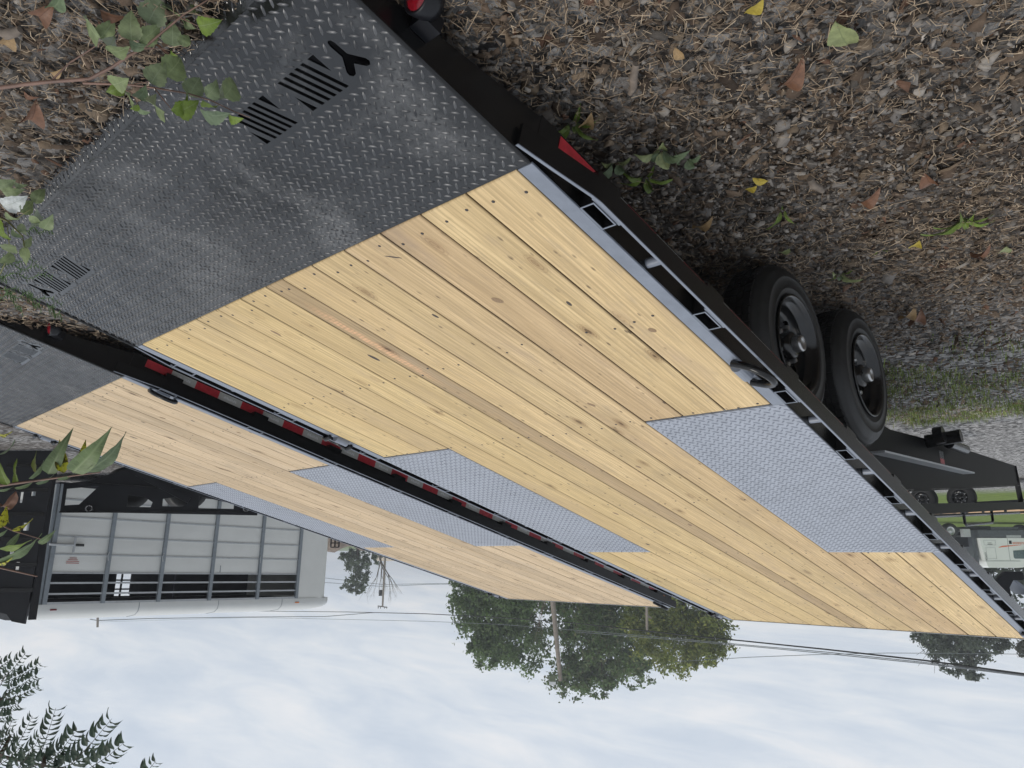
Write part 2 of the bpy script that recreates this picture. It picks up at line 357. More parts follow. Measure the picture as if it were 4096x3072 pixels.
def tint_mat(name, rough=0.8, bump=0.0, trans=0.0):
    g = G(name); at_ = g.n('ShaderNodeAttribute'); at_.attribute_name = 'tint'
    n_ = g.noise(g.coords(), 60, 4, 0.7)
    g.set(Base_Color=g.mix(1.0, at_.outputs['Color'], g.ramp(n_, [(0.25, 0.72), (0.75, 1.2)]), 'MULTIPLY'), Roughness=rough, Specular_IOR_Level=0.3)
    if bump: g.bump(n_, bump, 0.004)
    return g.m
CHIP = tint_mat('slate_chips', 0.75, 0.3); STRAW = tint_mat('dry_straw', 0.85)

def in_view_ground(n, xr, yr, dens):
    """random ground places, kept with probability dens(distance)"""
    x = RNG.uniform(*xr, n); y = RNG.uniform(*yr, n); d = np.hypot(x-CAM.x, y-CAM.y)
    keep = RNG.random(n) < dens(d); return x[keep], y[keep], d[keep]
def patch(x, y, s=1.0, o=0.0):
    return 0.5+0.25*np.sin(x*2.3*s+1.3*np.sin(y*1.9*s+o)+o)+0.25*np.sin(y*2.9*s+1.7*np.sin(x*1.1*s-o)+2*o)
def chips(name, x, y, size, thick, n=6, tilt=0.35, tints=None, lift=0.016):
    m = len(x); ang = np.sort(RNG.uniform(0, 2*PI, (m, n))*0.55+np.linspace(0, 2*PI, n, endpoint=False)*1.0, axis=1)
    rad = RNG.uniform(0.6, 1.05, (m, n))*size[:, None]; el = RNG.uniform(0.5, 0.95, m)
    px = rad*np.cos(ang); py = rad*np.sin(ang)*el[:, None]
    yaw = RNG.uniform(0, 2*PI, m); c_, s_ = np.cos(yaw)[:, None], np.sin(yaw)[:, None]
    rx = px*c_-py*s_; ry = px*s_+py*c_
    tx = RNG.normal(0, tilt, m)[:, None]; ty = RNG.normal(0, tilt, m)[:, None]
    th = thick*RNG.uniform(0.6, 1.5, m)*size
    base = gzv(x, y)+RNG.uniform(-0.006, lift, m)
    top = base[:, None]+th[:, None]*0.6+rx*tx+ry*ty; bot = top-th[:, None]*1.3
    V = np.concatenate([np.stack([x[:, None]+rx*0.92, y[:, None]+ry*0.92, top], -1), np.stack([x[:, None]+rx*1.06, y[:, None]+ry*1.06, bot], -1)], 1)  # m,2n,3
    F = [[0, i, i+1] for i in range(1, n-1)]
    for i in range(n):
        j = (i+1) % n; F += [[i, n+i, n+j], [i, n+j, j]]
    F = np.array(F); T = (np.arange(m)[:, None, None]*2*n+F[None]).reshape(-1, 3)
    return V.reshape(-1, 3), T, np.repeat(tints, 2*n, axis=0)
def pick(pal, m, jit=0.18):
    pal = np.array(pal); t = pal[RNG.integers(0, len(pal), m)]
    return np.clip(t*(1+RNG.normal(0, jit, (m, 1))), 0.003, 1)
SLATE = [(0.078, 0.076, 0.075), (0.105, 0.103, 0.103), (0.055, 0.053, 0.052), (0.14, 0.140, 0.142), (0.088, 0.072, 0.058), (0.065, 0.050, 0.038), (0.12, 0.10, 0.078), (0.20, 0.20, 0.20), (0.06, 0.047, 0.037), (0.165, 0.168, 0.175), (0.11, 0.112, 0.118)]
BROWN = [(0.11, 0.077, 0.054), (0.075, 0.051, 0.035), (0.14, 0.10, 0.07), (0.052, 0.037, 0.027), (0.175, 0.127, 0.086), (0.12, 0.066, 0.043)]
x, y, d = in_view_ground(270000, (-3.6, 1.2), (-1.7, 8.0), lambda d: np.clip(1.30-0.21*d, 0.10, 1)*0.95)
keep = RNG.random(len(x)) < 0.42+0.58*patch(x, y, 0.9); x, y, d = x[keep], y[keep], d[keep]
sz = np.exp(RNG.normal(math.log(0.0084), 0.50, len(x)))*(1+0.07*d)
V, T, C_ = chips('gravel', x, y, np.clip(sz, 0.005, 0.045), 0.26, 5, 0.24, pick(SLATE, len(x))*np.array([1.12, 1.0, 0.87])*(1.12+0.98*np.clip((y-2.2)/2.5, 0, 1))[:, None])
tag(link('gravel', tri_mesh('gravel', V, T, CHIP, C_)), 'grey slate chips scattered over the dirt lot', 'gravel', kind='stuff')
# brown flakes: mulch and crumbled leaves
x, y, d = in_view_ground(70000, (-3.6, 5.2), (-2.4, 6.5), lambda d: np.clip(1.2-0.15*d, 0.15, 1))
keep = RNG.random(len(x)) < np.where(x > 0.4, 0.9, 0.10+0.5*(1-patch(x, y, 0.9))); x, y, d = x[keep], y[keep], d[keep]
sz = np.exp(RNG.normal(math.log(0.012), 0.5, len(x)))*(1+0.05*d)
V, T, C_ = chips('mulch', x, y, np.clip(sz, 0.004, 0.04), 0.16, 5, 0.40, pick(BROWN, len(x)), 0.022)
tag(link('mulch', tri_mesh('mulch', V, T, STRAW, C_)), 'brown crumbled leaf litter mixed into the gravel', 'mulch', kind='stuff')
# straw and pine needles
def ribbons(x, y, length, width, tints, lift=0.03, curl=0.25):
    m = len(x); yaw = RNG.uniform(0, 2*PI, m); dx, dy = np.cos(yaw), np.sin(yaw); z0 = gzv(x, y)+RNG.uniform(0.004, lift, m)
    bend = RNG.normal(0, curl, m); sl_ = RNG.normal(0, 0.16, m)
    P = []
    for t_, b_ in ((-0.5, 0.0), (0.0, 1.0), (0.5, 0.0)):
        cx = x+dx*length*t_-dy*length*bend*b_*0.5; cy = y+dy*length*t_+dx*length*bend*b_*0.5; cz_ = z0+sl_*length*t_+0.15*length*b_*np.abs(bend)
        for s_ in (-1, 1): P.append(np.stack([cx-dy*width*s_/2, cy+dx*width*s_/2, cz_+s_*width*0.15], -1))
    V = np.stack(P, 1); F = np.array([[0, 2, 3], [0, 3, 1], [2, 4, 5], [2, 5, 3]])
    T = (np.arange(m)[:, None, None]*6+F[None]).reshape(-1, 3); return V.reshape(-1, 3), T, np.repeat(tints, 6, axis=0)
STR = [(0.23, 0.17, 0.115), (0.16, 0.115, 0.077), (0.31, 0.235, 0.16), (0.12, 0.085, 0.058), (0.36, 0.28, 0.195)]
x, y, d = in_view_ground(400000, (-3.2, 4.2), (-2.0, 5.5), lambda d: np.clip(1.25-0.17*d, 0.1, 1))
keep = RNG.random(len(x)) < (0.12+0.88*(1-patch(x, y, 0.9)))*np.clip((4.2-y)/1.5, 0.12, 1); x, y, d = x[keep], y[keep], d[keep]
ln = np.exp(RNG.normal(math.log(0.024), 0.55, len(x))); 
V, T, C_ = ribbons(x, y, np.clip(ln, 0.01, 0.12), 0.0009+0.00042*d, pick(STR, len(x), 0.25))
tag(link('dry_straw', tri_mesh('dry_straw', V, T, STRAW, C_)), 'dry straw and pine needles strewn over gravel', 'straw', kind='stuff')

# ------------------------------------------------------------------ tilt-deck trailer (local x across, y towards the front, z off the deck)
TILT = math.radians(15.4218)
PLK, NAR, GAP = 0.1814, 0.1092, 0.0058
TW = [0.0]
for k in range(13): TW.append(TW[-1]+(NAR if k == 6 else PLK)+GAP)
WD = TW[-1]; S1, S2, S3 = 1.4845, 3.4958, 5.845
SB, SK = -0.667, -0.713              # bend of the tail plate and its knife edge

def slot_polys():
    P = []
    def group(t0):                    # two leaning barcodes of slots
        for i in range(5):
            t = t0+0.0245*i
            P.append([(t-0.006, -0.514), (t+0.006, -0.514), (t-0.034, -0.412), (t-0.046, -0.412)])
        P.append([(t0-0.024, -0.514), (t0-0.047, -0.514), (t0-0.0455, -0.462)])
        P.append([(t0+0.104, -0.466), (t0+0.083, -0.413), (t0+0.103, -0.413)])
    def yshape(tc):
        import cmath
        def arm(ax, ay, bx, by, r):
            return (ax, ay, bx, by, r)
        pts = [(-0.009, -0.505), (-0.006, -0.514), (0.0, -0.517), (0.006, -0.514), (0.009, -0.505), (0.009, -0.472), (0.036, -0.440), (0.038, -0.431), (0.031, -0.423), (0.020, -0.425),
               (0.0, -0.446), (-0.020, -0.425), (-0.031, -0.423), (-0.038, -0.431), (-0.036, -0.440), (-0.009, -0.472)]
        P.append([(tc+a, b) for a, b in pts])
    yshape(0.093); group(0.203); group(0.422)
    n0 = len(P)
    P += [[(WD-a, b) for a, b in q] for q in P[:n0]]
    return P
SLOTS = slot_polys()
def in_poly(x, y, poly):
    c = False; n_ = len(poly); j = n_-1
    for i in range(n_):
        if ((poly[i][1] > y) != (poly[j][1] > y)) and x < (poly[j][0]-poly[i][0])*(y-poly[i][1])/(poly[j][1]-poly[i][1])+poly[i][0]: c = not c
        j = i
    return c
def plate_with_holes(name, outline, holes, thick, mat):
    cu = bpy.data.curves.new(name, 'CURVE'); cu.dimensions = '2D'; cu.fill_mode = 'BOTH'; cu.extrude = thick/2
    for poly in [outline]+holes:
        s_ = cu.splines.new('POLY'); s_.points.add(len(poly)-1); s_.use_cyclic_u = True
        for p, q in zip(s_.points, poly): p.co = (q[0], q[1], 0, 1)
    ob = bpy.data.objects.new(name, cu); COL.objects.link(ob)
    dg = bpy.context.evaluated_depsgraph_get(); dg.update()
    me = bpy.data.meshes.new_from_object(ob.evaluated_get(dg)); me.name = name
    bpy.data.objects.remove(ob); bpy.data.curves.remove(cu)
    me.materials.clear(); me.materials.append(mat)
    me.vertices.foreach_set('co', (np.array([tuple(v_.co) for v_ in me.vertices])-np.array([0, 0, thick/2])).ravel().astype(np.float32)); me.update()
    return me
def lugs(name, rects, mat, skip=(), pitch=0.034, ln=0.0285, wd=0.0088, h=0.0034, bend=None):
    """raised tread of the chequer plate: lens-shaped lugs, alternately turned"""
    prof = [(-0.5, 0.0, 0.0), (-0.2, -0.42, 0.0), (0.2, -0.42, 0.0), (0.5, 0.0, 0.0), (0.2, 0.42, 0.0), (-0.2, 0.42, 0.0), (-0.33, 0.0, 1.0), (0.33, 0.0, 1.0)]
    F = np.array([[0, 1, 6], [1, 2, 7], [1, 7, 6], [2, 3, 7], [3, 4, 7], [4, 5, 6], [4, 6, 7], [5, 0, 6]])
    pr = np.array(prof)*np.array([ln, wd, h]); cs = []
    for (x0, x1, y0, y1) in rects:
        nx = int((x1-x0)/(pitch/2))+1; ny = int((y1-y0)/(pitch/2))+1
        for i in range(nx):
            for j in range(ny):
                if (i+j) % 2: continue
                x_ = x0+0.006+i*pitch/2; y_ = y0+0.006+j*pitch/2
                if x_ > x1-0.008 or y_ > y1-0.008: continue
                if any(in_poly(x_+ox_, y_+oy_, q) for q in skip for ox_ in (-0.010, 0, 0.010) for oy_ in (-0.010, 0, 0.010)): continue
                cs.append((x_, y_, 1 if i % 2 else 0))
    cs = np.array(cs); a = np.where(cs[:, 2] > 0, math.radians(52), math.radians(-38))
    ca, sa = np.cos(a)[:, None], np.sin(a)[:, None]
    vx = cs[:, 0:1]+pr[None, :, 0]*ca-pr[None, :, 1]*sa; vy = cs[:, 1:2]+pr[None, :, 0]*sa+pr[None, :, 1]*ca; vz = np.repeat(pr[None, :, 2], len(cs), 0)-0.0001
    if bend is not None:
        vz = vz - np.clip(bend[0]-vy, 0, None)*bend[1]
    V = np.stack([vx, vy, vz], -1).reshape(-1, 3); T = (np.arange(len(cs))[:, None, None]*8+F[None]).reshape(-1, 3)
    return tri_mesh(name, V, T, mat)

HOLE = plain('hole_shade', (0.002, 0.002, 0.002), 1.0, spec=0.0)  # near-black discs stand in for the shade inside wheel openings
def wheel(parent, M, kind='wheel'):
    """M: local z = outward axis, origin at the hub centre on the tyre's outer plane"""
    R, Wt = 0.345, 0.21
    w_ = MB()
    prof = [(0.205, -0.008), (0.215, -0.002), (0.235, 0.001), (0.238, 0.004), (0.241, 0.001), (0.265, 0.002), (0.285, 0.000), (0.288, 0.003), (0.292, -0.002), (0.318, -0.010), (0.331, -0.022), (0.338, -0.036), (R-0.002, -0.040), (R, -0.055)]
    prof += [(R, -Wt+0.055), (R-0.002, -Wt+0.04), (0.331, -Wt+0.022), (0.30, -Wt+0.003), (0.235, -Wt), (0.2, -Wt+0.006)]
    w_.lathe(prof, 56, m=None)
    ty = w_.build(kind, RUBBER, parent, M)
    t_ = MB()                          # tread blocks round the crown
    for k in range(60):
        a0 = 2*PI*k/60
        for zz, wz in ((-0.062, 0.026), (-0.093, 0.022), (-0.120, 0.022), (-0.150, 0.026)):
            a = a0+(0.03 if zz < -0.1 else 0)
            B_ = Matrix.Rotation(a, 4, 'Z') @ Matrix.Translation((R, 0, zz))
            t_.box((-0.004, -0.0145, -wz/2), (0.0065, 0.0145, wz/2), m=B_)
    t_.build('tread', RUBBER, ty); tag(kids(ty)[0], kind='stuff') if False else None
    rim = MB()
    prof = [(0.206, -0.006), (0.212, 0.006), (0.206, 0.010), (0.198, 0.002), (0.192, -0.012), (0.186, -0.030), (0.176, -0.034), (0.173, -0.045), (0.168, -0.070), (0.158, -0.082), (0.140, -0.080), (0.118, -0.070), (0.095, -0.066), (0.05, -0.066), (0.0, -0.066)]
    rim.lathe(prof, 48)
    ro = rim.build('rim', RIM, ty)
    h_ = MB()
    for k in range(8):
        a = 2*PI*(k+0.5)/8; c_ = Matrix.Rotation(a, 4, 'Z') @ Matrix.Translation((0.136, 0, -0.0785))
        h_.lathe([(0.0, 0.0025), (0.019, 0.0025), (0.0195, -0.002)], 16, m=c_ @ Matrix.Rotation(math.radians(-22), 4, 'Y'))
    h_.build('hand_holes', HOLE, ro)
    hub = MB(); hub.lathe([(0.060, -0.066), (0.058, -0.020), (0.048, -0.014), (0.0, -0.014)], 28)
    ho_ = hub.build('hub', RIM, ty); cp = MB(); cp.lathe([(0.036, -0.014), (0.036, 0.012), (0.033, 0.020), (0.026, 0.022), (0.020, 0.016), (0.0, 0.016)], 24); cp.build('hub_cap', CHROME, ho_)
    for k in range(6):
        a = 2*PI*k/6+0.3; nb = MB(); nb.lathe([(0.0125, -0.066), (0.0125, -0.046), (0.009, -0.038), (0.0, -0.038)], 6, m=Matrix.Rotation(a, 4, 'Z') @ Matrix.Translation((0.082, 0, 0)), smooth=False)
        nb.build('lug_nut', CHROME, ro)
    return ty

def d_ring(parent, x, y, side):
    """side: -1 near edge, +1 far edge; ring lies over towards the rail"""
    b = MB()
    M = Matrix.Translation((x, y, 0.012))
    vs = []; fs = []
    for i in range(9):
        a = PI*i/8; vs += [(0.025*math.cos(a), -0.04, 0.027*math.sin(a)-0.012), (0.025*math.cos(a), 0.04, 0.027*math.sin(a)-0.012)]
    fs = [(2*i, 2*i+1, 2*i+3, 2*i+2) for i in range(8)]+[tuple(range(0, 18, 2))[::-1], tuple(range(1, 18, 2))]
    b.add(vs, fs, m=M); br = b.build('tie_bracket', GREY, parent)
    r_ = MB(); pts = [(0, -0.075, 0.0)]
    for i in range(11):
        a = -PI/2+PI*i/10; pts.append((side*(0.035+0.075*math.cos(a)), 0.075*math.sin(a), 0.012+(0.03 if side < 0 else -0.035)*math.cos(a)))
    pts.append((0, 0.075, 0.0))
    r_.tube(pts, 0.013, 10, m=M); r_.build('ring', BLACK, br)

PTONE = [(1.04, 1, 1), (1.03, 1, 0.98), (0.92, 0.97, 1.0), (0.95, 0.985, 1.0), (0.97, 1, 0.98), (0.98, 0.99, 0.97), (1, 1, 1), (1.02, 1.0, 0.95), (1.0, 1.0, 0.93), (1.03, 1.0, 0.95), (0.98, 1, 0.96), (1.02, 1, 0.94), (0.99, 1.01, 0.92)]
def make_trailer(root, wood, scuff, tone_seed, drings):
    rnd = random.Random(tone_seed)
    # --- deck boards
    for k in range(13):
        a, b = TW[k]+GAP/2, TW[k+1]-GAP/2
        segs = [(0.004, S3-0.004)] if 3 <= k < 10 else [(0.004, S1-0.013), (S2+0.003, S3-0.004)]
        for (y0, y1) in segs:
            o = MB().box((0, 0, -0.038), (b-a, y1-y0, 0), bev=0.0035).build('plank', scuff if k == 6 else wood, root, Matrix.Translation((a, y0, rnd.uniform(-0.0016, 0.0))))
            t = rnd.uniform(0.95, 1.06)*PTONE[k][0]; o.color = (t, t*PTONE[k][1], t*PTONE[k][2], 1)
    s_ = MB()
    for y in (0.058, 0.742, 1.462, 2.49, 3.51, 4.275, 4.97, 5.40, 5.79):
        for k in range(13):
            if (k < 3 or k >= 10) and S1-0.012 < y < S2+0.01: continue
            if rnd.random() < 0.08: continue
            wk = TW[k+1]-TW[k]
            for fx in (0.24, 0.76):
                s_.lathe([(0.0, 0.0004), (0.0042, 0.0004), (0.0055, -0.0012)], 7, m=Matrix.Translation((TW[k]+wk*(fx+rnd.uniform(-0.11, 0.11)), y+rnd.uniform(-0.022, 0.022), 0.0006)))
    tag(s_.build('deck_screws', SCREW, root), kind='stuff')
    # --- tail plate
    me = plate_with_holes('tail_plate', [(-0.046, SB), (WD+0.046, SB), (WD+0.046, -0.001), (-0.046, -0.001)], SLOTS, 0.006, TAILP)
    tp = link('tail_plate', me, root, Matrix.Translation((0, 0, 0.0)))
    ke = MB(); dz = 0.036
    ke.add([(-0.046, SB-0.0005, 0.0), (WD+0.046, SB-0.0005, 0.0), (WD+0.046, SK, -dz), (-0.046, SK, -dz), (-0.046, SB-0.0005, -0.03), (WD+0.046, SB-0.0005, -0.03), (WD+0.046, SK, -dz-0.008), (-0.046, SK, -dz-0.008)],
           [(3, 2, 1, 0), (7, 4, 5, 6), (2, 3, 7, 6), (0, 1, 5, 4), (3, 0, 4, 7), (1, 2, 6, 5)]); ke.build('knife_edge', TAILP, root)
    lg = link('tread_pattern', lugs('tread_pattern', [(-0.042, WD+0.042, SB, -0.004)], TAILLUG, SLOTS), tp); tag(lg, kind='stuff')
    lg = link('tread_pattern', lugs('knife_edge_tread', [(-0.042, WD+0.042, SK+0.004, SB-0.004)], TAILP, (), bend=(SB, dz/(SB-SK))), tp); tag(lg, kind='stuff')
    # wedge under the tail: bottom sheet and ribs
    u = MB(); u.add([(-0.03, SB, -0.034), (WD+0.03, SB, -0.034), (WD+0.03, -0.02, -0.135), (-0.03, -0.02, -0.135), (-0.03, SB, -0.040), (WD+0.03, SB, -0.040), (WD+0.03, -0.02, -0.141), (-0.03, -0.02, -0.141)],
                    [(0, 1, 2, 3), (7, 6, 5, 4), (0, 3, 7, 4), (1, 5, 6, 2)]); u.build('tail_underside', MATTE, root)
    # --- wheel-well plates
    for x0, x1 in ((-0.046, TW[3]-0.002), (TW[10]+0.002, WD+0.046)):
        wp = MB().box((x0, S1, -0.008), (x1, S2, -0.001)).build('wheel_well_plate', PLATE, root)
        lg = link('tread_pattern', lugs('wheel_plate_tread', [(x0+0.004, x1-0.004, S1+0.004, S2-0.004)], PLATELUG, pitch=0.040, ln=0.031, wd=0.0095, h=0.0030), wp, Matrix.Translation((0, 0, -0.001))); tag(lg, kind='stuff')
    # --- both long sides
    for side in (-1, 1):
        def X_(t): return t if side < 0 else WD-t
        def bx(mb, t0, t1, y0, y1, z0, z1, bev=0.0):
            a, b = sorted((X_(t0), X_(t1))); return mb.box((a, y0, z0), (b, y1, z1), bev=bev)
        ch = MB(); bx(ch, -0.050, -0.044, 0.002, S3+0.004, -0.160, -0.006); bx(ch, -0.043, 0.004, 0.0, S3, -0.160, -0.154)
        # tapering web beside the tail
        for q in [0]:
            a, b = X_(-0.050), X_(-0.044)
            ch.add([(a, SB, -0.045), (a, SB, 0.0), (a, 0.0, 0.0), (a, 0.0, -0.150), (b, SB, -0.045), (b, SB, 0.0), (b, 0.0, 0.0), (b, 0.0, -0.150)], [(0, 1, 2, 3), (7, 6, 5, 4), (0, 4, 5, 1), (3, 2, 6, 7), (1, 5, 6, 2), (0, 3, 7, 4)])
        ch.build('side_channel', BLACK, root)
        for y0, y1 in ((0.003, S1-0.003), (S2+0.003, S3+0.004)):
            fl = MB(); bx(fl, -0.051, -0.003, y0, y1, -0.006, 0.0005, bev=0.0015); fl.build('top_flange', GREY, root)
        MB().tube([(X_(-0.049), SB+0.01, 0.0), (X_(-0.049), -0.01, 0.002)], 0.0065, 8).build('edge_rod', BLACK, root)
        # rub rail with its flare at the tail
        path = [(-0.056, -0.065), (-0.078, 0.05), (-0.104, 0.175), (-0.108, 0.21), (-0.108, S3+0.002)]
        rr = MB(); cap = MB()
        for (t0, y0), (t1, y1) in zip(path[:-1], path[1:]):
            for z0, z1, mb, wdt in ((-0.068, -0.003, rr, 0.010), (-0.003, -0.0005, cap, 0.0085)):
                a0, a1, b0, b1 = X_(t0), X_(t0-wdt), X_(t1), X_(t1-wdt)
                mb.add([(a0, y0, z0), (a1, y0, z0), (b1, y1, z0), (b0, y1, z0), (a0, y0, z1), (a1, y0, z1), (b1, y1, z1), (b0, y1, z1)],
                       [(3, 2, 1, 0), (4, 5, 6, 7), (0, 1, 5, 4), (1, 2, 6, 5), (2, 3, 7, 6), (3, 0, 4, 7)])
        ro = rr.build('rub_rail', BLACK, root); cap.build('rail_edge', GREY, ro)  # grey cap stands in for the sky glint on the black rail
        k = 0
        while 0.25+0.59*k < S3-0.05:
            yc = 0.25+0.59*k
            pk = MB()
            for (t0, t1, y0, y1) in ((-0.0525, -0.0565, yc-0.052, yc+0.052), (-0.0945, -0.0985, yc-0.052, yc+0.052), (-0.0565, -0.0945, yc-0.052, yc-0.048), (-0.0565, -0.0945, yc+0.048, yc+0.052)):
                bx(pk, t0, t1, y0, y1, -0.11, -0.0015)
            po = pk.build('stake_pocket', BLACK, root)
            rm = MB()
            for (t0, t1, y0, y1) in ((-0.0525, -0.0565, yc-0.052, yc+0.052), (-0.0945, -0.0985, yc-0.052, yc+0.052), (-0.0565, -0.0945, yc-0.052, yc-0.048), (-0.0565, -0.0945, yc+0.048, yc+0.052)):
                bx(rm, t0, t1, y0, y1, -0.0015, 0.0005)
            bx(rm, -0.0985, -0.107, yc-0.062, yc+0.062, -0.010, -0.004)
            rm.build('pocket_rim', GREY, po)  # grey rim stands in for the sky glint on the black pocket
            ys = yc+0.275
            if ys < S3-0.1 and not any(abs(ys-q) < 0.12 for q in drings):
                MB().tube([(X_(-0.051), ys, -0.030), (X_(-0.107), ys, -0.030)], 0.015, 12).build('rail_spool', GREY, root)
            k += 1
        for yd in drings: d_ring(root, X_(-0.028), yd, side)
        # reflective tape along the channel
        n_ = int((S3-0.28)/0.157)
        for k in range(n_):
            y0 = 0.08+k*0.157
            if side < 0 or True:
                tm = TAPE_MESH[k % 2]
                link('reflective_tape', tm, root, Matrix.Translation((X_(-0.0512), y0+0.078, -0.1285)))
        lm = MB(); lm.lathe([(0.0, 0.012), (0.018, 0.010), (0.026, 0.0)], 16, m=Matrix.Translation((X_(-0.0505), S3-0.14, -0.075)) @ Matrix.Rotation(-side*-PI/2 if side > 0 else -PI/2, 4, 'Y')); lm.build('side_marker_lamp', AMBER, root)
        # tail lamp in its rubber ring, facing back
        LM = Matrix.Translation((X_(-0.108), -0.455, -0.066)) @ Matrix.Rotation(math.radians(66), 4, 'X') @ Matrix.Scale(0.62, 4)
        hs = MB(); hs.lathe([(0.0, -0.075), (0.060, -0.075), (0.066, -0.05), (0.066, 0.0), (0.060, 0.006), (0.053, 0.002), (0.053, -0.01)], 28, m=LM); 
        bx(hs, -0.052, -0.098, -0.42, -0.37, -0.085, -0.045)
        ho = hs.build('lamp_housing', MATTE, root)
        ln_ = MB(); ln_.lathe([(0.0, 0.012), (0.02, 0.011), (0.04, 0.007), (0.0525, -0.001)], 28, m=LM); ln_.build('tail_lamp', LENS, ho)
    # front cap
    MB().box((-0.05, S3+0.0045, -0.15), (WD+0.05, S3+0.011, 0.0)).build('front_channel', BLACK, root)
    MB().box((-0.05, S3+0.0045, 0.0002), (WD+0.05, S3+0.013, 0.003)).build('front_edge', ALU2, root)
    # bearers under the deck
    for y in np.arange(0.1, S3, 0.45):
        if S1-0.1 < y < S2+0.1: MB().box((TW[3], y-0.025, -0.115), (TW[10], y+0.025, -0.0395)).build('cross_member', MATTE, root)
        else: MB().box((-0.043, y-0.025, -0.115), (WD+0.043, y+0.025, -0.0395)).build('cross_member', MATTE, root)
    for x in (0.62, WD-0.62): MB().box((x-0.04, 0.0, -0.235), (x+0.04, S3-0.1, -0.116)).build('deck_beam', MATTE, root)

TAPE_MESH = [MB().box((-0.0009, -0.0783, -0.024), (0.0009, 0.0783, 0.024)).mesh('tape_red', RED), MB().box((-0.0009, -0.0783, -0.024), (0.0009, 0.0783, 0.024)).mesh('tape_white', WHITE_TAPE)]
MT1 = Matrix.Rotation(TILT, 4, 'X')
T1 = empty('tilt_deck_trailer', mat=MT1)
tag(T1, 'long black tilt-deck trailer with yellow pine boards, nearest to the camera', 'trailer', 'tilt-deck trailers parked side by side')
make_trailer(T1, WOOD1, WOOD_SCUFF, 3, (1.18, 5.64))
INV1 = MT1.inverted()

# the few big knots of the near deck
def knot_mat(name, dark, mid):
    g = G(name); tcn = g.n('ShaderNodeTexCoord'); ln_ = g.n('ShaderNodeVectorMath', operation='LENGTH'); g.l(tcn.outputs['Object'], ln_.inputs[0])
    r_ = g.math('SINE', g.math('ADD', g.math('MULTIPLY', ln_.outputs['Value'], 26.0), g.math('MULTIPLY', g.noise(g.coords((3, 3, 3), rand=True), 1, 3), 6.0)))
    c = g.mix(g.ramp(r_, [(0.2, 0.0), (0.9, 0.7)]), mid, dark); g.set(Base_Color=c, Roughness=0.7); return g.m
KNOT_D, KNOT_B = knot_mat('loose_dark_knot', (0.025, 0.02, 0.018), (0.075, 0.06, 0.048)), knot_mat('tight_brown_knot', (0.13, 0.085, 0.05), (0.30, 0.20, 0.11))
for (kx, ky, a_, b_, rz_, km) in ((1.299, 0.559, 0.011, 0.034, 0.1, KNOT_D), (1.543, 0.231, 0.010, 0.028, 0.05, KNOT_B), (0.772, 0.429, 0.007, 0.017, 0.1, KNOT_D), (0.482, 0.449, 0.014, 0.022, 0.5, KNOT_B), (0.27, 0.568, 0.007, 0.016, -0.1, KNOT_D), (0.114, 0.821, 0.012, 0.016, 0.3, KNOT_B), (0.679, 1.25, 0.012, 0.026, 0.3, KNOT_B), (1.509, 2.636, 0.013, 0.03, 0.1, KNOT_B), (0.90, 1.95, 0.010, 0.02, 0.2, KNOT_B), (1.15, 2.9, 0.012, 0.025, -0.2, KNOT_B), (1.70, 3.3, 0.009, 0.022, 0.1, KNOT_D), (0.45, 4.1, 0.011, 0.024, 0.2, KNOT_B), (1.95, 4.6, 0.012, 0.024, 0.0, KNOT_B), (0.62, 0.105, 0.004, 0.035, 0.9, KNOT_D)):
    MB().lathe([(0.0, 0.02), (0.6, 0.015), (1.0, -0.06)], 18).build('knot', km, T1, Matrix.Translation((kx, ky, 0.0004)) @ Matrix.Rotation(rz_, 4, 'Z') @ Matrix.Diagonal((a_, b_, 0.02, 1)))

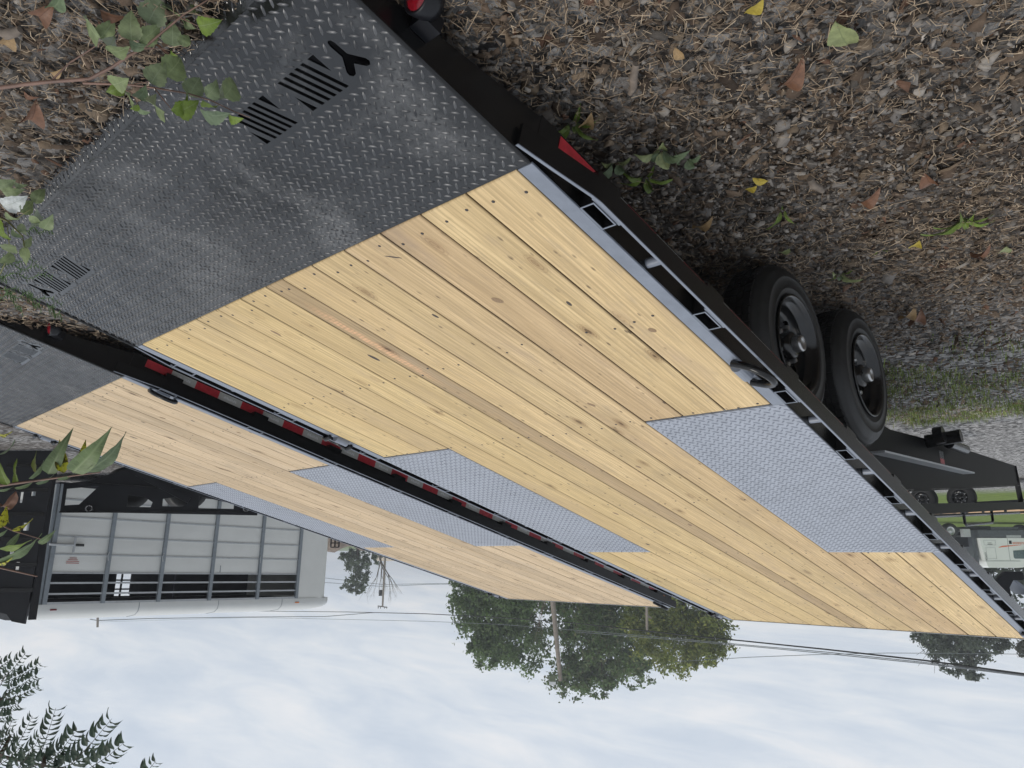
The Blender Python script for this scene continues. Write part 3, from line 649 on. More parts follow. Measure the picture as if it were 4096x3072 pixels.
def undercarriage(root, inv):
    """wheels and frame stand level on the ground, not tilted: given in world axes of trailer one"""
    def put(mb, name, mat): return mb.build(name, mat, root, inv)
    for yc, zc in ((1.737, 0.086), (2.595, 0.066)):
        for side in (0, 1):
            xo = 0.0 if side == 0 else WD
            Mw = Matrix.Translation((xo, yc, zc)) @ Matrix.Rotation(-PI/2 if side == 0 else PI/2, 4, 'Y') @ Matrix.Rotation(0.35*yc, 4, 'Z')
            wheel(root, inv @ Mw)
        put(MB().tube([(0.12, yc, zc), (WD-0.12, yc, zc)], 0.05, 12), 'axle', MATTE)
    for side in (0, 1):
        xa = 0.30 if side == 0 else WD-0.30
        M = Matrix(((0, 0, 1, xa-0.012), (1, 0, 0, 0), (0, 1, 0, 0), (0, 0, 0, 1)))       # prism xy -> world y z
        put(MB().prism([(1.25, 0.08), (1.25, 0.02), (3.2, 0.10), (3.906, 0.149), (5.7, 0.075), (8.17, 0.016), (8.148, 0.222), (4.165, 0.523), (3.3, 0.46), (2.2, 0.24)], 0.012, M), 'frame_rail', FRAME)
        put(MB().bar((xa-0.055, 3.45, 0.345), (xa-0.055, 5.75, 0.290), 0.085, 0.012), 'frame_flange', ALU2)
        put(MB().bar((xa, 4.16, 0.530), (xa, 8.16, 0.227), 0.055, 0.010), 'frame_cap', FRAME)
        put(MB().bar((xa, 4.38, 0.640), (xa, 8.30, 0.430), 0.05, 0.075), 'upper_rail', FRAME)
        put(MB().bar((xa, 8.160, 0.018), (xa, 8.30, 0.47), 0.05, 0.012, up=(0, 1, 0)), 'front_strut', BLACK)
    put(MB().box((0.31, 8.12, 0.05), (WD-0.31, 8.16, 0.21)), 'front_cross_member', BLACK)
    put(MB().box((0.31, 4.4, 0.30), (WD-0.31, 4.48, 0.46)), 'frame_cross_member', MATTE)
    put(MB().bar((WD/2, 7.2, 0.10), (WD/2, 9.6, 0.02), 0.11, 0.15), 'tongue', BLACK)
    # pivot pipe with its bracket on the near rail
    j = MB().tube([(0.06, 4.75, 0.115), (0.29, 4.75, 0.135)], 0.048, 16); j.tube([(0.14, 4.62, 0.115), (0.20, 4.62, 0.12)], 0.062, 14)
    jo = put(j, 'jack_mount', BLACK)
    st = MB().tube([(0.20, 5.0, 0.13), (0.20, 5.50, 0.125)], 0.038, 14); so_ = st.build('side_jack', BLACK, jo)
    put(MB().box((0.288, 5.08, 0.165), (0.2885, 5.20, 0.265)), 'warning_label', LABEL_W)
    put(MB().box((0.287, 5.08, 0.225), (0.2875, 5.20, 0.265)), 'warning_label', RED)
    # step loop and safety chain on the upper rail
    lp = MB(); lp.tube([(0.33, 5.79, 0.60), (0.33, 5.80, 0.690), (0.33, 5.84, 0.705), (0.33, 6.85, 0.652), (0.33, 6.89, 0.632), (0.33, 6.89, 0.54)], 0.012, 8); put(lp, 'bent_handle', BLACK)
    bar_ = MB().tube([(0.34, 4.70, 0.675), (0.34, 8.35, 0.500)], 0.014, 8); put(bar_, 'guard_bar', BLACK)
    for k in range(5):
        ck = MB(); c0 = Vector((0.33, 4.62+0.045*k, 0.660-0.004*k)); pts = []
        for i in range(10):
            a = 2*PI*i/10; off = Vector((0, 0.034*math.cos(a), 0.017*math.sin(a))) if k % 2 else Vector((0.017*math.sin(a), 0.034*math.cos(a), 0)); pts.append(c0+off)
        ck.tube(pts, 0.006, 6, closed=True); put(ck, 'chain_link', CHROME)
FRAME = black_paint('satin_black_frame', 0.02, 0.40, 0.004, spec=0.07)
LABEL_W = plain('white_decal', (0.7, 0.7, 0.7), 0.4)
undercarriage(T1, INV1)

yw2, tl2 = math.radians(-1.338), math.radians(15.4026)
ax2 = Vector((math.sin(yw2)*math.cos(tl2), math.cos(yw2)*math.cos(tl2), math.sin(tl2))); tx2 = Vector((math.cos(yw2), -math.sin(yw2), 0)); up2 = tx2.cross(ax2)
rl2 = math.radians(0.208); tx2 = tx2*math.cos(rl2)+up2*math.sin(rl2); up2 = tx2.cross(ax2)
MT2 = Matrix(((tx2.x, ax2.x, up2.x, 3.38558), (tx2.y, ax2.y, up2.y, 0.27534), (tx2.z, ax2.z, up2.z, -0.05438), (0, 0, 0, 1)))
T2 = copy_tree(T1); T2.matrix_world = MT2
tag(T2, 'paler second tilt-deck trailer with red and white side tape, behind the yellow one', 'trailer', 'tilt-deck trailers parked side by side')
_rn = random.Random(5)
for c in kids(T2):
    if c.name.startswith('plank'):
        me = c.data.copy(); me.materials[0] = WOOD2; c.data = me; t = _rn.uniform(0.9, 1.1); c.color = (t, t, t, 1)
    if c.name.startswith('tie_bracket') and min(v_.co.y for v_ in c.data.vertices) < 3: c.matrix_local = Matrix.Translation((0, -0.94, 0))

# ------------------------------------------------------------------ stock trailer
ALU = plain('dull_aluminium_sheet', (0.66, 0.662, 0.63), 0.42, var=0.05, scale=1.5)
POST = grey_metal('grey_post_paint', (0.20, 0.225, 0.245), 0.45)
ROOFW = plain('white_roof_sheet', (0.56, 0.565, 0.545), 0.4, var=0.06, scale=1.2)
INSIDE = plain('interior_shade', (0.02, 0.02, 0.03), 0.8)  # near-black: the shade inside is put into the colour
DECAL_RED = plain('faded_red_decal', (0.42, 0.20, 0.18), 0.6)
def stock_trailer():
    org = Vector((13.872, 2.997, 0.0)); yw = math.radians(5.325); pt = math.radians(1.35)
    M = Matrix.Translation(org) @ Matrix.Rotation(-yw, 4, 'Z') @ Matrix.Rotation(pt, 4, 'X')
    r = empty('livestock_trailer', mat=M)
    tag(r, 'grey-white livestock trailer with slatted sides and rounded nose beyond the trailers', 'livestock trailer')
    Wd, Ln = 2.0, 5.27
    seams = [-0.24, 0.0, 0.31, 0.65, 0.967, 1.286]
    posts = [0.04, 1.016, 2.057, 3.125, 4.25, Ln]
    def side(x0, sg):
        # sg +1: the wall's outer face looks to -x
        def bx(mb, a, b, y0, y1, z0, z1, **k): lo, hi = sorted((x0+sg*a, x0+sg*b)); return mb.box((lo, y0, z0), (hi, y1, z1), **k)
        for (z0, z1) in zip(seams[:-1], seams[1:]):
            for (y0, y1) in zip(posts[:-1], posts[1:]):
                p = MB()                    # sheet bulging a little between its ribs
                vs = []; ny, nz = 4, 3
                for i in range(ny+1):
                    for j in range(nz+1):
                        u_, v_ = i/ny, j/nz; bul = 0.010*math.sin(PI*u_)*math.sin(PI*v_)
                        vs.append((x0+sg*(0.0-bul), y0+0.03+(y1-y0-0.06)*u_, z0+0.012+(z1-z0-0.024)*v_))
                fs = [(i*(nz+1)+j, (i+1)*(nz+1)+j, (i+1)*(nz+1)+j+1, i*(nz+1)+j+1) for i in range(ny) for j in range(nz)]
                p.add(vs, fs if sg < 0 else [tuple(reversed(f)) for f in fs], smooth=True); p.build('side_panel', ALU, r)
        for z in seams[1:]:
            o = MB(); bx(o, -0.022, 0.01, 0.02, Ln, z-0.012, z+0.014); o.build('panel_rib', ALU2, r)
        for z, h in ((1.46, 0.016), (1.645, 0.016), (1.805, 0.022)):
            o = MB(); bx(o, -0.016, 0.012, 0.02, Ln, z-h, z+h); o.build('side_slat', ALU2, r)
        for i, y in enumerate(posts):
            o = MB(); bx(o, -0.045, 0.02, y-0.034, y+0.034, -0.26, 1.82); po = o.build('post', POST, r)
            if sg > 0 and i in (1, 2, 4):
                MB().tube([(x0-0.055, y-0.02, 0.90), (x0-0.075, y-0.05, 0.98), (x0-0.055, y-0.02, 1.06)], 0.008, 6).build('rope_hook', ALU2, po)
        # solid nose quarter with rounded plan
        vs = []; n_ = 10
        for i in range(n_+1):
            a = PI/2*(i-1)/(n_-1); yy = Ln+0.03 if i == 0 else Ln+0.55+0.62*math.sin(a); xx = x0 if i == 0 else x0+sg*(Wd/2)*(1-math.cos(a))**1.15
            vs += [(xx, yy, -0.26), (xx, yy, 1.83)]
        fs = [(2*i, 2*i+2, 2*i+3, 2*i+1) for i in range(n_)]
        if sg < 0: fs = [tuple(reversed(f)) for f in fs]
        MB().add(vs, fs, smooth=True).build('nose_panel', ALU, r)
    side(0.0, 1); side(Wd, -1)
    for (y0, y1) in ((0.05, 2.12), (2.22, 2.26), (2.45, Ln)):
        MB().box((Wd-0.06, y0, 1.30), (Wd-0.05, y1, 1.80)).build('dark_backing', INSIDE, r)  # dark sheets added to close the far openings and darken the inside
    MB().box((0.05, 0.06, 1.815), (Wd-0.05, Ln, 1.818)).build('dark_ceiling', INSIDE, r)
    # roof: cambered shell with rounded front
    sec = [(-0.02, 1.82), (-0.025, 1.90), (0.0, 1.98), (0.10, 2.05), (0.40, 2.10), (1.0, 2.125), (1.6, 2.10), (1.9, 2.05), (2.0, 1.98), (2.025, 1.90), (2.02, 1.82)]
    vs = []; ys = [-0.16, -0.10, 1.7, 3.4, Ln, Ln+0.55, Ln+0.85, Ln+1.06, Ln+1.18]; sc = [1, 1, 1, 1, 1, 0.99, 0.93, 0.80, 0.50]
    for y, q in zip(ys, sc):
        for (a, b) in sec: vs.append((1.0+(a-1.0)*q, y, 1.82+(b-1.82)*(1 if q > 0.97 else (q if q > 0.7 else 0.4))))
    ns = len(sec); fs = [(i*ns+j, (i+1)*ns+j, (i+1)*ns+j+1, i*ns+j+1) for i in range(len(ys)-1) for j in range(ns-1)]
    MB().add(vs, [tuple(reversed(f)) for f in fs], smooth=True).build('roof', ROOFW, r)
    MB().add([vs[j] for j in range(ns)], [tuple(range(ns))]).build('roof_end', MATTE, r)
    for y in (1.7, 3.35, 4.9):
        MB().tube([(a*1.004, y, b+0.003) for a, b in sec[:5]], 0.006, 6).build('roof_seam', POST, r)
    MB().box((0.02, 0.0, -0.30), (Wd-0.02, Ln+0.5, -0.24)).build('floor', INSIDE, r)
    MB().box((0.10, 2.4, 0.0), (Wd-0.1, 2.43, 1.75)).build('centre_gate', INSIDE, r)
    # rear gate frame and its latch
    for x in (0.03, Wd-0.05, 1.0):
        MB().box((x-0.03, -0.06, -0.26), (x+0.03, -0.005, 1.82)).build('gate_post', POST, r)
    for z in (0.0, 0.31, 0.65, 0.967, 1.286, 1.46, 1.64):
        MB().box((0.06, -0.05, z-0.02), (Wd-0.06, -0.02, z+0.02)).build('gate_bar', ALU2, r)
    MB().box((0.05, -0.035, -0.25), (Wd-0.05, -0.03, 1.28)).build('gate_sheet', ALU, r)
    h = MB().tube([(-0.07, -0.05, 0.80), (-0.07, 0.36, 0.80)], 0.022, 10); h.tube([(-0.075, 0.36, 0.66), (-0.075, 0.36, 0.93)], 0.02, 10)
    ho = h.build('gate_latch', ALU2, r); MB().tube([(-0.07, 0.38, 0.80), (-0.07, 0.52, 0.80)], 0.024, 10).build('grip', RUBBER, ho)
    MB().tube([(-0.05, 3.29, 1.12), (-0.05, 3.29, 1.26)], 0.008, 6).build('side_latch', POST, r)
    for k, wd in enumerate((0.22, 0.22, 0.16, 0.12)):
        MB().box((-0.0135, 0.40-wd/2, 1.11-0.03*k), (-0.0125, 0.40+wd/2, 1.125-0.03*k)).build('decal_line', DECAL_RED, r)
    for y, mt in ((0.20, LENS), (5.3, AMBER)):
        MB().tube([(-0.028, y-0.05, 1.91), (-0.028, y+0.05, 1.91)], 0.014, 8).build('roof_marker_lamp', mt, r)
    for y in (1.9, 2.75):
        for x, sg in ((0.16, -1), (Wd-0.16, 1)):
            w_ = MB(); w_.lathe([(0.0, 0.03), (0.18, 0.03), (0.20, 0.06), (0.33, 0.06), (0.36, 0.0), (0.36, -0.12), (0.33, -0.16), (0.2, -0.16)], 28, m=Matrix.Translation((x, y, -0.42)) @ Matrix.Rotation(sg*PI/2, 4, 'Y'))
            w_.build('wheel', RUBBER, r)
    return r
stock_trailer()

# ------------------------------------------------------------------ low black equipment trailer between the second tilt deck and the stock trailer
def poly_plate(parent, name, P0, P1, poly, holes, thick, mat):
    """plate in the vertical plane through P0->P1; polygons as (along, height)"""
    me = plate_with_holes(name, poly, holes, thick, mat)
    d = Vector((P1.x-P0.x, P1.y-P0.y, 0)).normalized(); n_ = Vector((d.y, -d.x, 0))
    M = Matrix(((d.x, 0, -n_.x, P0.x), (d.y, 0, -n_.y, P0.y), (0, 1, 0, 0), (0, 0, 0, 1)))
    return link(name, me, parent, (parent.matrix_world.inverted() @ M) if parent else M)
PA, PB = at(240, 2047, 11.6), at(1030, 2047, 12.6)
lb = empty('equipment_trailer', (PA.x, PA.y, gz(PA.x, PA.y)))
tag(lb, 'low black equipment trailer side with trapezoid cut-outs in front of the livestock trailer', 'equipment trailer')
bpy.context.view_layer.update()
ln_ = (PB-PA).length; hz = PA.z
holes = [[(0.05, hz-0.10), (0.25, hz-0.12), (0.50, hz-0.42), (0.05, hz-0.36)], [(0.93, hz-0.10), (1.28, hz-0.10), (1.30, hz-0.18), (1.18, hz-0.26), (0.93, hz-0.29)],
         [(1.45, hz-0.12), (1.75, hz-0.12), (1.86, hz-0.20), (1.80, hz-0.30), (1.45, hz-0.24)], [(2.0, hz-0.10), (2.55, hz-0.10), (2.55, hz-0.18), (2.0, hz-0.30)]]
poly_plate(lb, 'side_beam', PA, PB, [(0.0, hz), (ln_, hz), (ln_, hz-0.34), (ln_-0.6, hz-0.62), (0.9, hz-0.72), (0.35, hz-0.50), (0.0, hz-0.44)], holes, 0.02, MATTE)
dd = (PB-PA).normalized(); nn = Vector((dd.y, -dd.x, 0))
for a, b, nm in ((0.0, -0.006, 'top_rail'), (0.35, -0.47, 'lower_brace')):
    MB().bar(PA+dd*a+Vector((0, 0, b+0.012))-nn*0.02, PB+Vector((0, 0, (b if b > -0.1 else -0.30)+0.012))-nn*0.02, 0.07, 0.02).build(nm, BLACK, lb, Matrix.Translation(-lb.location))
MB().bar(PA+dd*1.2+nn*0.9+Vector((0, 0, -0.5)), PB+nn*0.9+Vector((0, 0, -0.2)), 0.1, 0.12).build('far_beam', MATTE, lb, Matrix.Translation(-lb.location))
MB().bar(PA+dd*1.02-nn*0.05+Vector((0, 0, -0.62)), PA+dd*1.85-nn*0.05+Vector((0, 0, -0.18)), 0.09, 0.09).build('diagonal_brace', MATTE, lb, Matrix.Translation(-lb.location))
for q in (0.40, 2.75, 3.45):
    c0 = PA+dd*q-nn*0.04+Vector((0, 0, -0.05)); MB().tube([c0+dd*0.045*math.cos(a)+Vector((0, 0, 0.045*math.sin(a))) for a in np.linspace(0, 2*PI, 13)[:-1]], 0.008, 6, closed=True).build('tie_ring', CHROME, lb, Matrix.Translation(-lb.location))
for q in (0.9, 1.8):
    cw = PA+dd*q+nn*0.35; MB().lathe([(0.0, 0.0), (0.2, 0.0), (0.22, 0.03), (0.34, 0.03), (0.36, 0.0), (0.36, -0.2), (0.3, -0.22)], 26, m=Matrix.Translation((cw.x, cw.y, gz(cw.x, cw.y)+0.36)) @ Matrix.Rotation(-PI/2, 4, 'Y')).build('wheel', RUBBER, lb, Matrix.Translation(-lb.location))

# black folded loading ramps standing on end
q0, q1 = at(-40, 2200, 9.6), at(150, 2200, 9.6)
rp = empty('loading_ramp', (q0.x, q0.y, gz(q0.x, q0.y))); tag(rp, 'tall black folded loading ramp standing on end at the edge', 'ramp'); bpy.context.view_layer.update()
zt, zb = at(100, 2490, 9.6).z, gz(q0.x, q0.y)
wd_ = (q1-q0).length
hl = []
for (a, b, ww, hh) in ((0.30, 0.55, 0.05, 0.14), (0.45, 0.52, 0.07, 0.08), (0.42, 0.95, 0.09, 0.10), (0.28, 1.25, 0.07, 0.10), (0.38, 1.45, 0.06, 0.10)):
    hl.append([(a-ww/2, zb+b), (a+ww/2, zb+b), (a+ww/2, zb+b+hh), (a-ww/2, zb+b+hh)])
poly_plate(rp, 'ramp_sheet', q0, q1, [(-0.5, zb), (wd_+0.10, zb), (wd_+0.02, zb+1.2), (wd_-0.03, zt), (wd_-0.20, zt-0.03), (wd_-0.28, zt-0.12), (-0.5, zt-0.30)], hl, 0.03, MATTE)
MB().bar(q1+Vector((0.03, 0.06, zb-q1.z)), q1+Vector((0.0, 0.05, zt-0.05-q1.z)), 0.06, 0.08, up=(0, 1, 0)).build('edge_channel', MATTE, rp, Matrix.Translation(-rp.location))
for k in range(6):
    z = zb+0.2+0.32*k; MB().bar(Vector((q0.x-0.1, q0.y+0.03, z)), Vector((q1.x, q1.y+0.03, z)), 0.05, 0.05).build('cleat', BLACK, rp, Matrix.Translation(-rp.location))

# ------------------------------------------------------------------ small utility trailer and its neighbour behind the frame
PINE = plain('pine_side_board', (0.62, 0.46, 0.30), 0.7, var=0.15, scale=14)
def utility():
    A_, B_ = at(3560, 2000, 21.4), at(4330, 2000, 17.6)
    d = Vector((B_.x-A_.x, B_.y-A_.y, 0)); Lh = d.length; d.normalize(); n_ = Vector((d.y, -d.x, 0))     # n_ away from / towards camera
    if n_.dot(CAM-A_) < 0: n_ = -n_
    M = Matrix(((d.x, -n_.x, 0, A_.x), (d.y, -n_.y, 0, A_.y), (0, 0, 1, -0.91), (0, 0, 0, 1)))   # local x along, y away from camera, z up from the wheels' ground
    r = empty('flatbed_trailer', mat=M); tag(r, 'small black trailer with wooden floor and red-white tape seen beneath the frame', 'trailer')
    MB().box((0.0, 0.0, 0.49), (Lh, 0.05, 0.60)).build('side_rail', MATTE, r); MB().box((0.0, 2.0, 0.49), (Lh, 2.05, 0.60)).build('side_rail', MATTE, r)
    MB().box((0.0, -0.02, 0.78), (Lh, 0.03, 0.83)).build('top_rail', MATTE, r)
    for k in range(9):
        x = 0.3+k*(Lh-0.4)/8; MB().box((x-0.025, 0.0, 0.60), (x+0.025, 0.05, 0.78)).build('stake', MATTE, r)
    for k in range(10):
        MB().box((0.02, 0.06+0.195*k, 0.55), (Lh-0.02, 0.06+0.195*k+0.188, 0.585)).build('floor_board', PINE, r)
    MB().box((0.02, 1.97, 0.60), (Lh-0.02, 1.99, 0.75)).build('side_board', PINE, r)
    k = 0
    for x in (0.55, 1.05, 3.30, 4.15, 4.95):
        if x+0.35 < Lh:
            MB().box((x, -0.004, 0.525), (x+0.17, -0.001, 0.575)).build('reflective_tape', WHITE_TAPE, r); MB().box((x+0.17, -0.004, 0.525), (x+0.34, -0.001, 0.575)).build('reflective_tape', RED, r)
    for cx in (1.95, 0.95):
        w_ = MB().lathe([(0.2, -0.01), (0.22, 0.0), (0.30, 0.0), (0.345, -0.03), (0.36, -0.06), (0.36, -0.19), (0.32, -0.22)], 32, m=Matrix.Translation((cx, -0.10, 0.36)) @ Matrix.Rotation(PI/2, 4, 'X')).build('wheel', RUBBER, r)
        rm = MB().lathe([(0.205, 0.0), (0.19, -0.02), (0.17, -0.08), (0.12, -0.09), (0.06, -0.08), (0.05, 0.0), (0.0, 0.0)], 28, m=Matrix.Translation((cx, -0.10, 0.36)) @ Matrix.Rotation(PI/2, 4, 'X')).build('rim', RIM, w_)
        hb = MB()
        for k in range(8):
            a = 2*PI*k/8; hb.lathe([(0.0, 0.004), (0.017, 0.004), (0.018, 0.0)], 10, m=Matrix.Translation((cx, -0.10, 0.36)) @ Matrix.Rotation(PI/2, 4, 'X') @ Matrix.Translation((0.135*math.cos(a), 0.135*math.sin(a), -0.083)))
        hb.build('hand_holes', CHROME, w_)
        fd = MB(); vs = []
        for i in range(9):
            a = math.radians(20+140*i/8); vs += [(cx+0.44*math.cos(a), -0.36, 0.36+0.44*math.sin(a)), (cx+0.44*math.cos(a), -0.06, 0.36+0.44*math.sin(a))]
        fd.add(vs, [(2*i, 2*i+1, 2*i+3, 2*i+2) for i in range(8)], smooth=True); fd.build('fender', BLACK, r)
    MB().box((-0.6, 0.9, 0.40), (0.1, 1.0, 0.50)).build('tongue', MATTE, r)
utility()

# ------------------------------------------------------------------ white day-cab lorry
TRK_W = plain('white_cab_paint', (0.78, 0.80, 0.77), 0.3, var=0.04, scale=1.0); TRK_G = plain('grey_cab_fairing', (0.075, 0.085, 0.095), 0.4)
GLASS = plain('cab_window_glass', (0.10, 0.15, 0.15), 0.05); ORANGE = plain('orange_lettering', (0.72, 0.16, 0.06), 0.5); DARKT = plain('black_lettering', (0.02, 0.02, 0.02), 0.5)
def text_mesh(body, size, mat, name):
    cu = bpy.data.curves.new(name, 'FONT'); cu.body = body; cu.size = size; cu.extrude = 0.002; cu.align_x = 'LEFT'
    ob = bpy.data.objects.new(name, cu); COL.objects.link(ob); dg = bpy.context.evaluated_depsgraph_get(); dg.update()
    me = bpy.data.meshes.new_from_object(ob.evaluated_get(dg)); bpy.data.objects.remove(ob); bpy.data.curves.remove(cu)
    me.materials.clear(); me.materials.append(mat); me.name = name; return me
def truck():
    S = 48.0; px = S/FPX                                   # metres per reference pixel at the lorry
    O = at(3960, 2099, S); d = Vector((-CR.x, -CR.y, 0)).normalized()      # towards the lorry's front
    n_ = Vector((d.y, -d.x, 0));  n_ = n_ if n_.dot(CAM-O) > 0 else -n_
    M = Matrix(((d.x, -n_.x, 0, O.x), (d.y, -n_.y, 0, O.y), (0, 0, 1, O.z), (0, 0, 0, 1)))     # x forward, y away from the viewer, z up
    if M.to_3x3().determinant() < 0: pass
    r = empty('lorry', mat=M); tag(r, 'white sleeper-cab lorry with orange lettering parked on far grass', 'lorry')
    def P(x0, x1, z0, z1, y0, y1, name, mat, bev=0.0): return MB().box((x0, y0, z0), (x1, y1, z1), bev=bev).build(name, mat, r)
    def fx(px_): return (px_-3960)*px
    def fz(py_): return (py_-2099)*px
    # cab body: outline in side view, extruded across
    prof = [(fx(3912), fz(2151)), (fx(4110), fz(2151)), (fx(4128), fz(2160)), (fx(4126), fz(2190)), (fx(4108), fz(2236)), (fx(4086), fz(2258)), (fx(4066), fz(2265)), (fx(4040), fz(2266.5)), (fx(3935), fz(2266)), (fx(3929), fz(2262)), (fx(3923), fz(2240)), (fx(3915), fz(2190))]
    Mp = Matrix(((1, 0, 0, 0), (0, 0, -1, 2.3), (0, 1, 0, 0), (0, 0, 0, 1)))
    MB().prism(prof, 2.3, Mp).build('cab', TRK_W, r)
    MB().prism([(fx(4110), fz(2140)), (fx(4215), fz(2140)), (fx(4220), fz(2165)), (fx(4205), fz(2182)), (fx(4127), fz(2190))], 2.0, Matrix(((1, 0, 0, 0), (0, 0, -1, 2.15), (0, 1, 0, 0), (0, 0, 0, 1)))).build('bonnet', TRK_W, r)
    P(fx(3908), fx(4180), fz(2120), fz(2149), -0.02, 2.32, 'side_fairing', TRK_G)
    P(fx(3908), fx(3961), fz(2104), fz(2119), 0.0, 2.3, 'fuel_tank', MATTE); P(fx(3965), fx(4075), fz(2107), fz(2118), 0.1, 2.2, 'step', TRK_G)
    P(fx(4018), fx(4076), fz(2140), fz(2150), -0.03, -0.021, 'fairing_panel', ALU2)
    P(fx(3910), fx(4060), fz(2239.5), fz(2240.6), -0.012, 0.0, 'roof_seam', TRK_G)
    wp = [(fx(4037), fz(2200)), (fx(4084), fz(2197)), (fx(4090), fz(2210)), (fx(4080), fz(2231)), (fx(4040), fz(2231)), (fx(4036), fz(2226))]
    MB().prism(wp, 0.02, Matrix(((1, 0, 0, 0), (0, 0, -1, 0.008), (0, 1, 0, 0), (0, 0, 0, 1)))).build('door_window', GLASS, r)
    P(fx(4086), fx(4100), fz(2190), fz(2228), -0.25, -0.12, 'mirror', MATTE)
    P(fx(4020), fx(4021), fz(2152), fz(2238), -0.006, 0.0, 'door_seam', TRK_G)
    P(fx(4026), fx(4036), fz(2161), fz(2174), -0.012, 0.0, 'marker_vent', MATTE)
    for (a, b, c_, e_) in ((3930, 3968, 2188, 2232), (3925, 3972, 2160, 2179)):
        q = MB()
        for (x0, x1, z0, z1) in ((a, b, c_, c_+0.8), (a, b, e_-0.8, e_), (a, a+0.8, c_, e_), (b-0.8, b, c_, e_)): q.box((fx(x0), -0.012, fz(z0)), (fx(x1), 0.0, fz(z1)))
        q.build('hatch_rim', ALU2, r)
    for k, (zz, a, b) in enumerate(((2169, 3940, 3956), (2173.5, 3940, 3959), (2176, 3939, 3959))): P(fx(a), fx(b), fz(zz), fz(zz+1.1), -0.004, -0.001, 'small_print', DARKT)
    # orange streak and lettering
    sp_ = [(fx(3980), fz(2188.5)), (fx(4075), fz(2178)), (fx(4076), fz(2177)), (fx(3998), fz(2181)), (fx(3984), fz(2186))]
    MB().prism(sp_, 0.004, Matrix(((1, 0, 0, 0), (0, 0, -1, 0.0), (0, 1, 0, 0), (0, 0, 0, 1)))).build('orange_streak', ORANGE, r)
    # the lettering reads correctly when the picture is turned upright: viewer sees x decreasing to the right
    tm = text_mesh('SCHNEIDER', 0.155, ORANGE, 'lettering')
    link('lettering', tm, r, Matrix(((-1, 0, 0, fx(4089)), (0, 0, -1, -0.008), (0, 1, 0, fz(2168.5)), (0, 0, 0, 1))))
    P(fx(4039), fx(4089), fz(2166.6), fz(2167.6), -0.006, -0.002, 'lettering_line', ORANGE)
    tn = text_mesh('425077', 0.17, DARKT, 'fleet_number')
    link('fleet_number', tn, r, Matrix(((0, -1, 0, fx(3931)), (0, 0, -1, -0.008), (-1, 0, 0, fz(2238)), (0, 0, 0, 1))))
    # chassis and wheels
    P(fx(3740), fx(3912), fz(2126), fz(2140), 0.75, 1.55, 'chassis', MATTE)
    P(fx(3890), fx(3908), fz(2120), fz(2260), 0.3, 2.0, 'exhaust_stack', TRK_G); P(fx(3848), fx(3877), fz(2116), fz(2147), -0.02, 0.3, 'battery_box', ALU2); P(fx(3830), fx(3890), fz(2146), fz(2185), 0.7, 1.6, 'coupling', MATTE)
    for wx in (3800, 3722, 4165):
        for y0 in (0.0, 1.95):
            Mw = Matrix.Translation((fx(wx), y0, fz(2123.5)+0.0)) @ Matrix.Rotation(PI/2, 4, 'X')
            w_ = MB().lathe([(0.26, -0.02), (0.30, 0.0), (0.44, 0.0), (0.495, -0.04), (0.505, -0.1), (0.505, -0.3), (0.45, -0.34)], 30, m=Mw).build('wheel', RUBBER, r)
            MB().lathe([(0.27, 0.0), (0.25, -0.02), (0.22, -0.06), (0.16, -0.07), (0.10, -0.06), (0.09, 0.0), (0.0, 0.0)], 26, m=Mw).build('rim', ALU2, w_)
truck()

# black coupler arms of a gooseneck at the edge of the lot
def gooseneck():
    D = 9.2; O = at(4000, 2286, D)
    d = Vector((-CR.x, -CR.y, 0)).normalized(); n_ = Vector((-_f.x, -_f.y, 0)).normalized()
    M = Matrix(((d.x, 0, -n_.x, O.x), (d.y, 0, -n_.y, O.y), (0, 1, 0, O.z), (0, 0, 0, 1)))
    r = empty('gooseneck_arms', (O.x, O.y, gz(O.x, O.y))); tag(r, 'pair of black bent steel gooseneck arms beside the far deck corner', 'gooseneck')
    bpy.context.view_layer.update(); inv = r.matrix_world.inverted(); q = D/FPX
    def pl(pts): return [((a/7.373+3796-4000)*q, (b/7.373+2250-2286)*q) for a, b in pts]
    arm = [(1335, 550), (1640, 265), (2130, 265), (2175, 310), (2190, 380), (2180, 470), (2130, 515), (1860, 515), (1720, 720), (1745, 960), (1800, 1500), (1850, 1800), (1300, 1800), (1280, 900)]
    MB().prism(pl(arm), 0.05, M).build('arm', MATTE, r, inv)
    arm2 = [(1700, 760), (1930, 570), (2010, 570), (2230, 780), (2500, 800), (2500, 830), (2130, 830), (2000, 1010), (2020, 1260), (2100, 1800), (1700, 1800)]
    MB().prism(pl(arm2), 0.05, M @ Matrix.Translation((0, 0, 0.55))).build('arm', MATTE, r, inv)
    MB().prism(pl([(2030, 530), (2110, 520), (2600, 900), (2560, 960)]), 0.35, M @ Matrix.Translation((0, 0, 0.1))).build('step_plate', GREY, r, inv)
    MB().prism(pl([(1280, 1800), (4200, 1800), (4200, 1400), (2050, 1400)]), 0.6, M).build('crosshead', MATTE, r, inv)
    MB().prism(pl([(3900, 1800), (4150, 1800), (4150, -3400), (3900, -3400)]), 0.2, M @ Matrix.Translation((0, 0, 0.2))).build('support_post', MATTE, r, inv)
gooseneck()

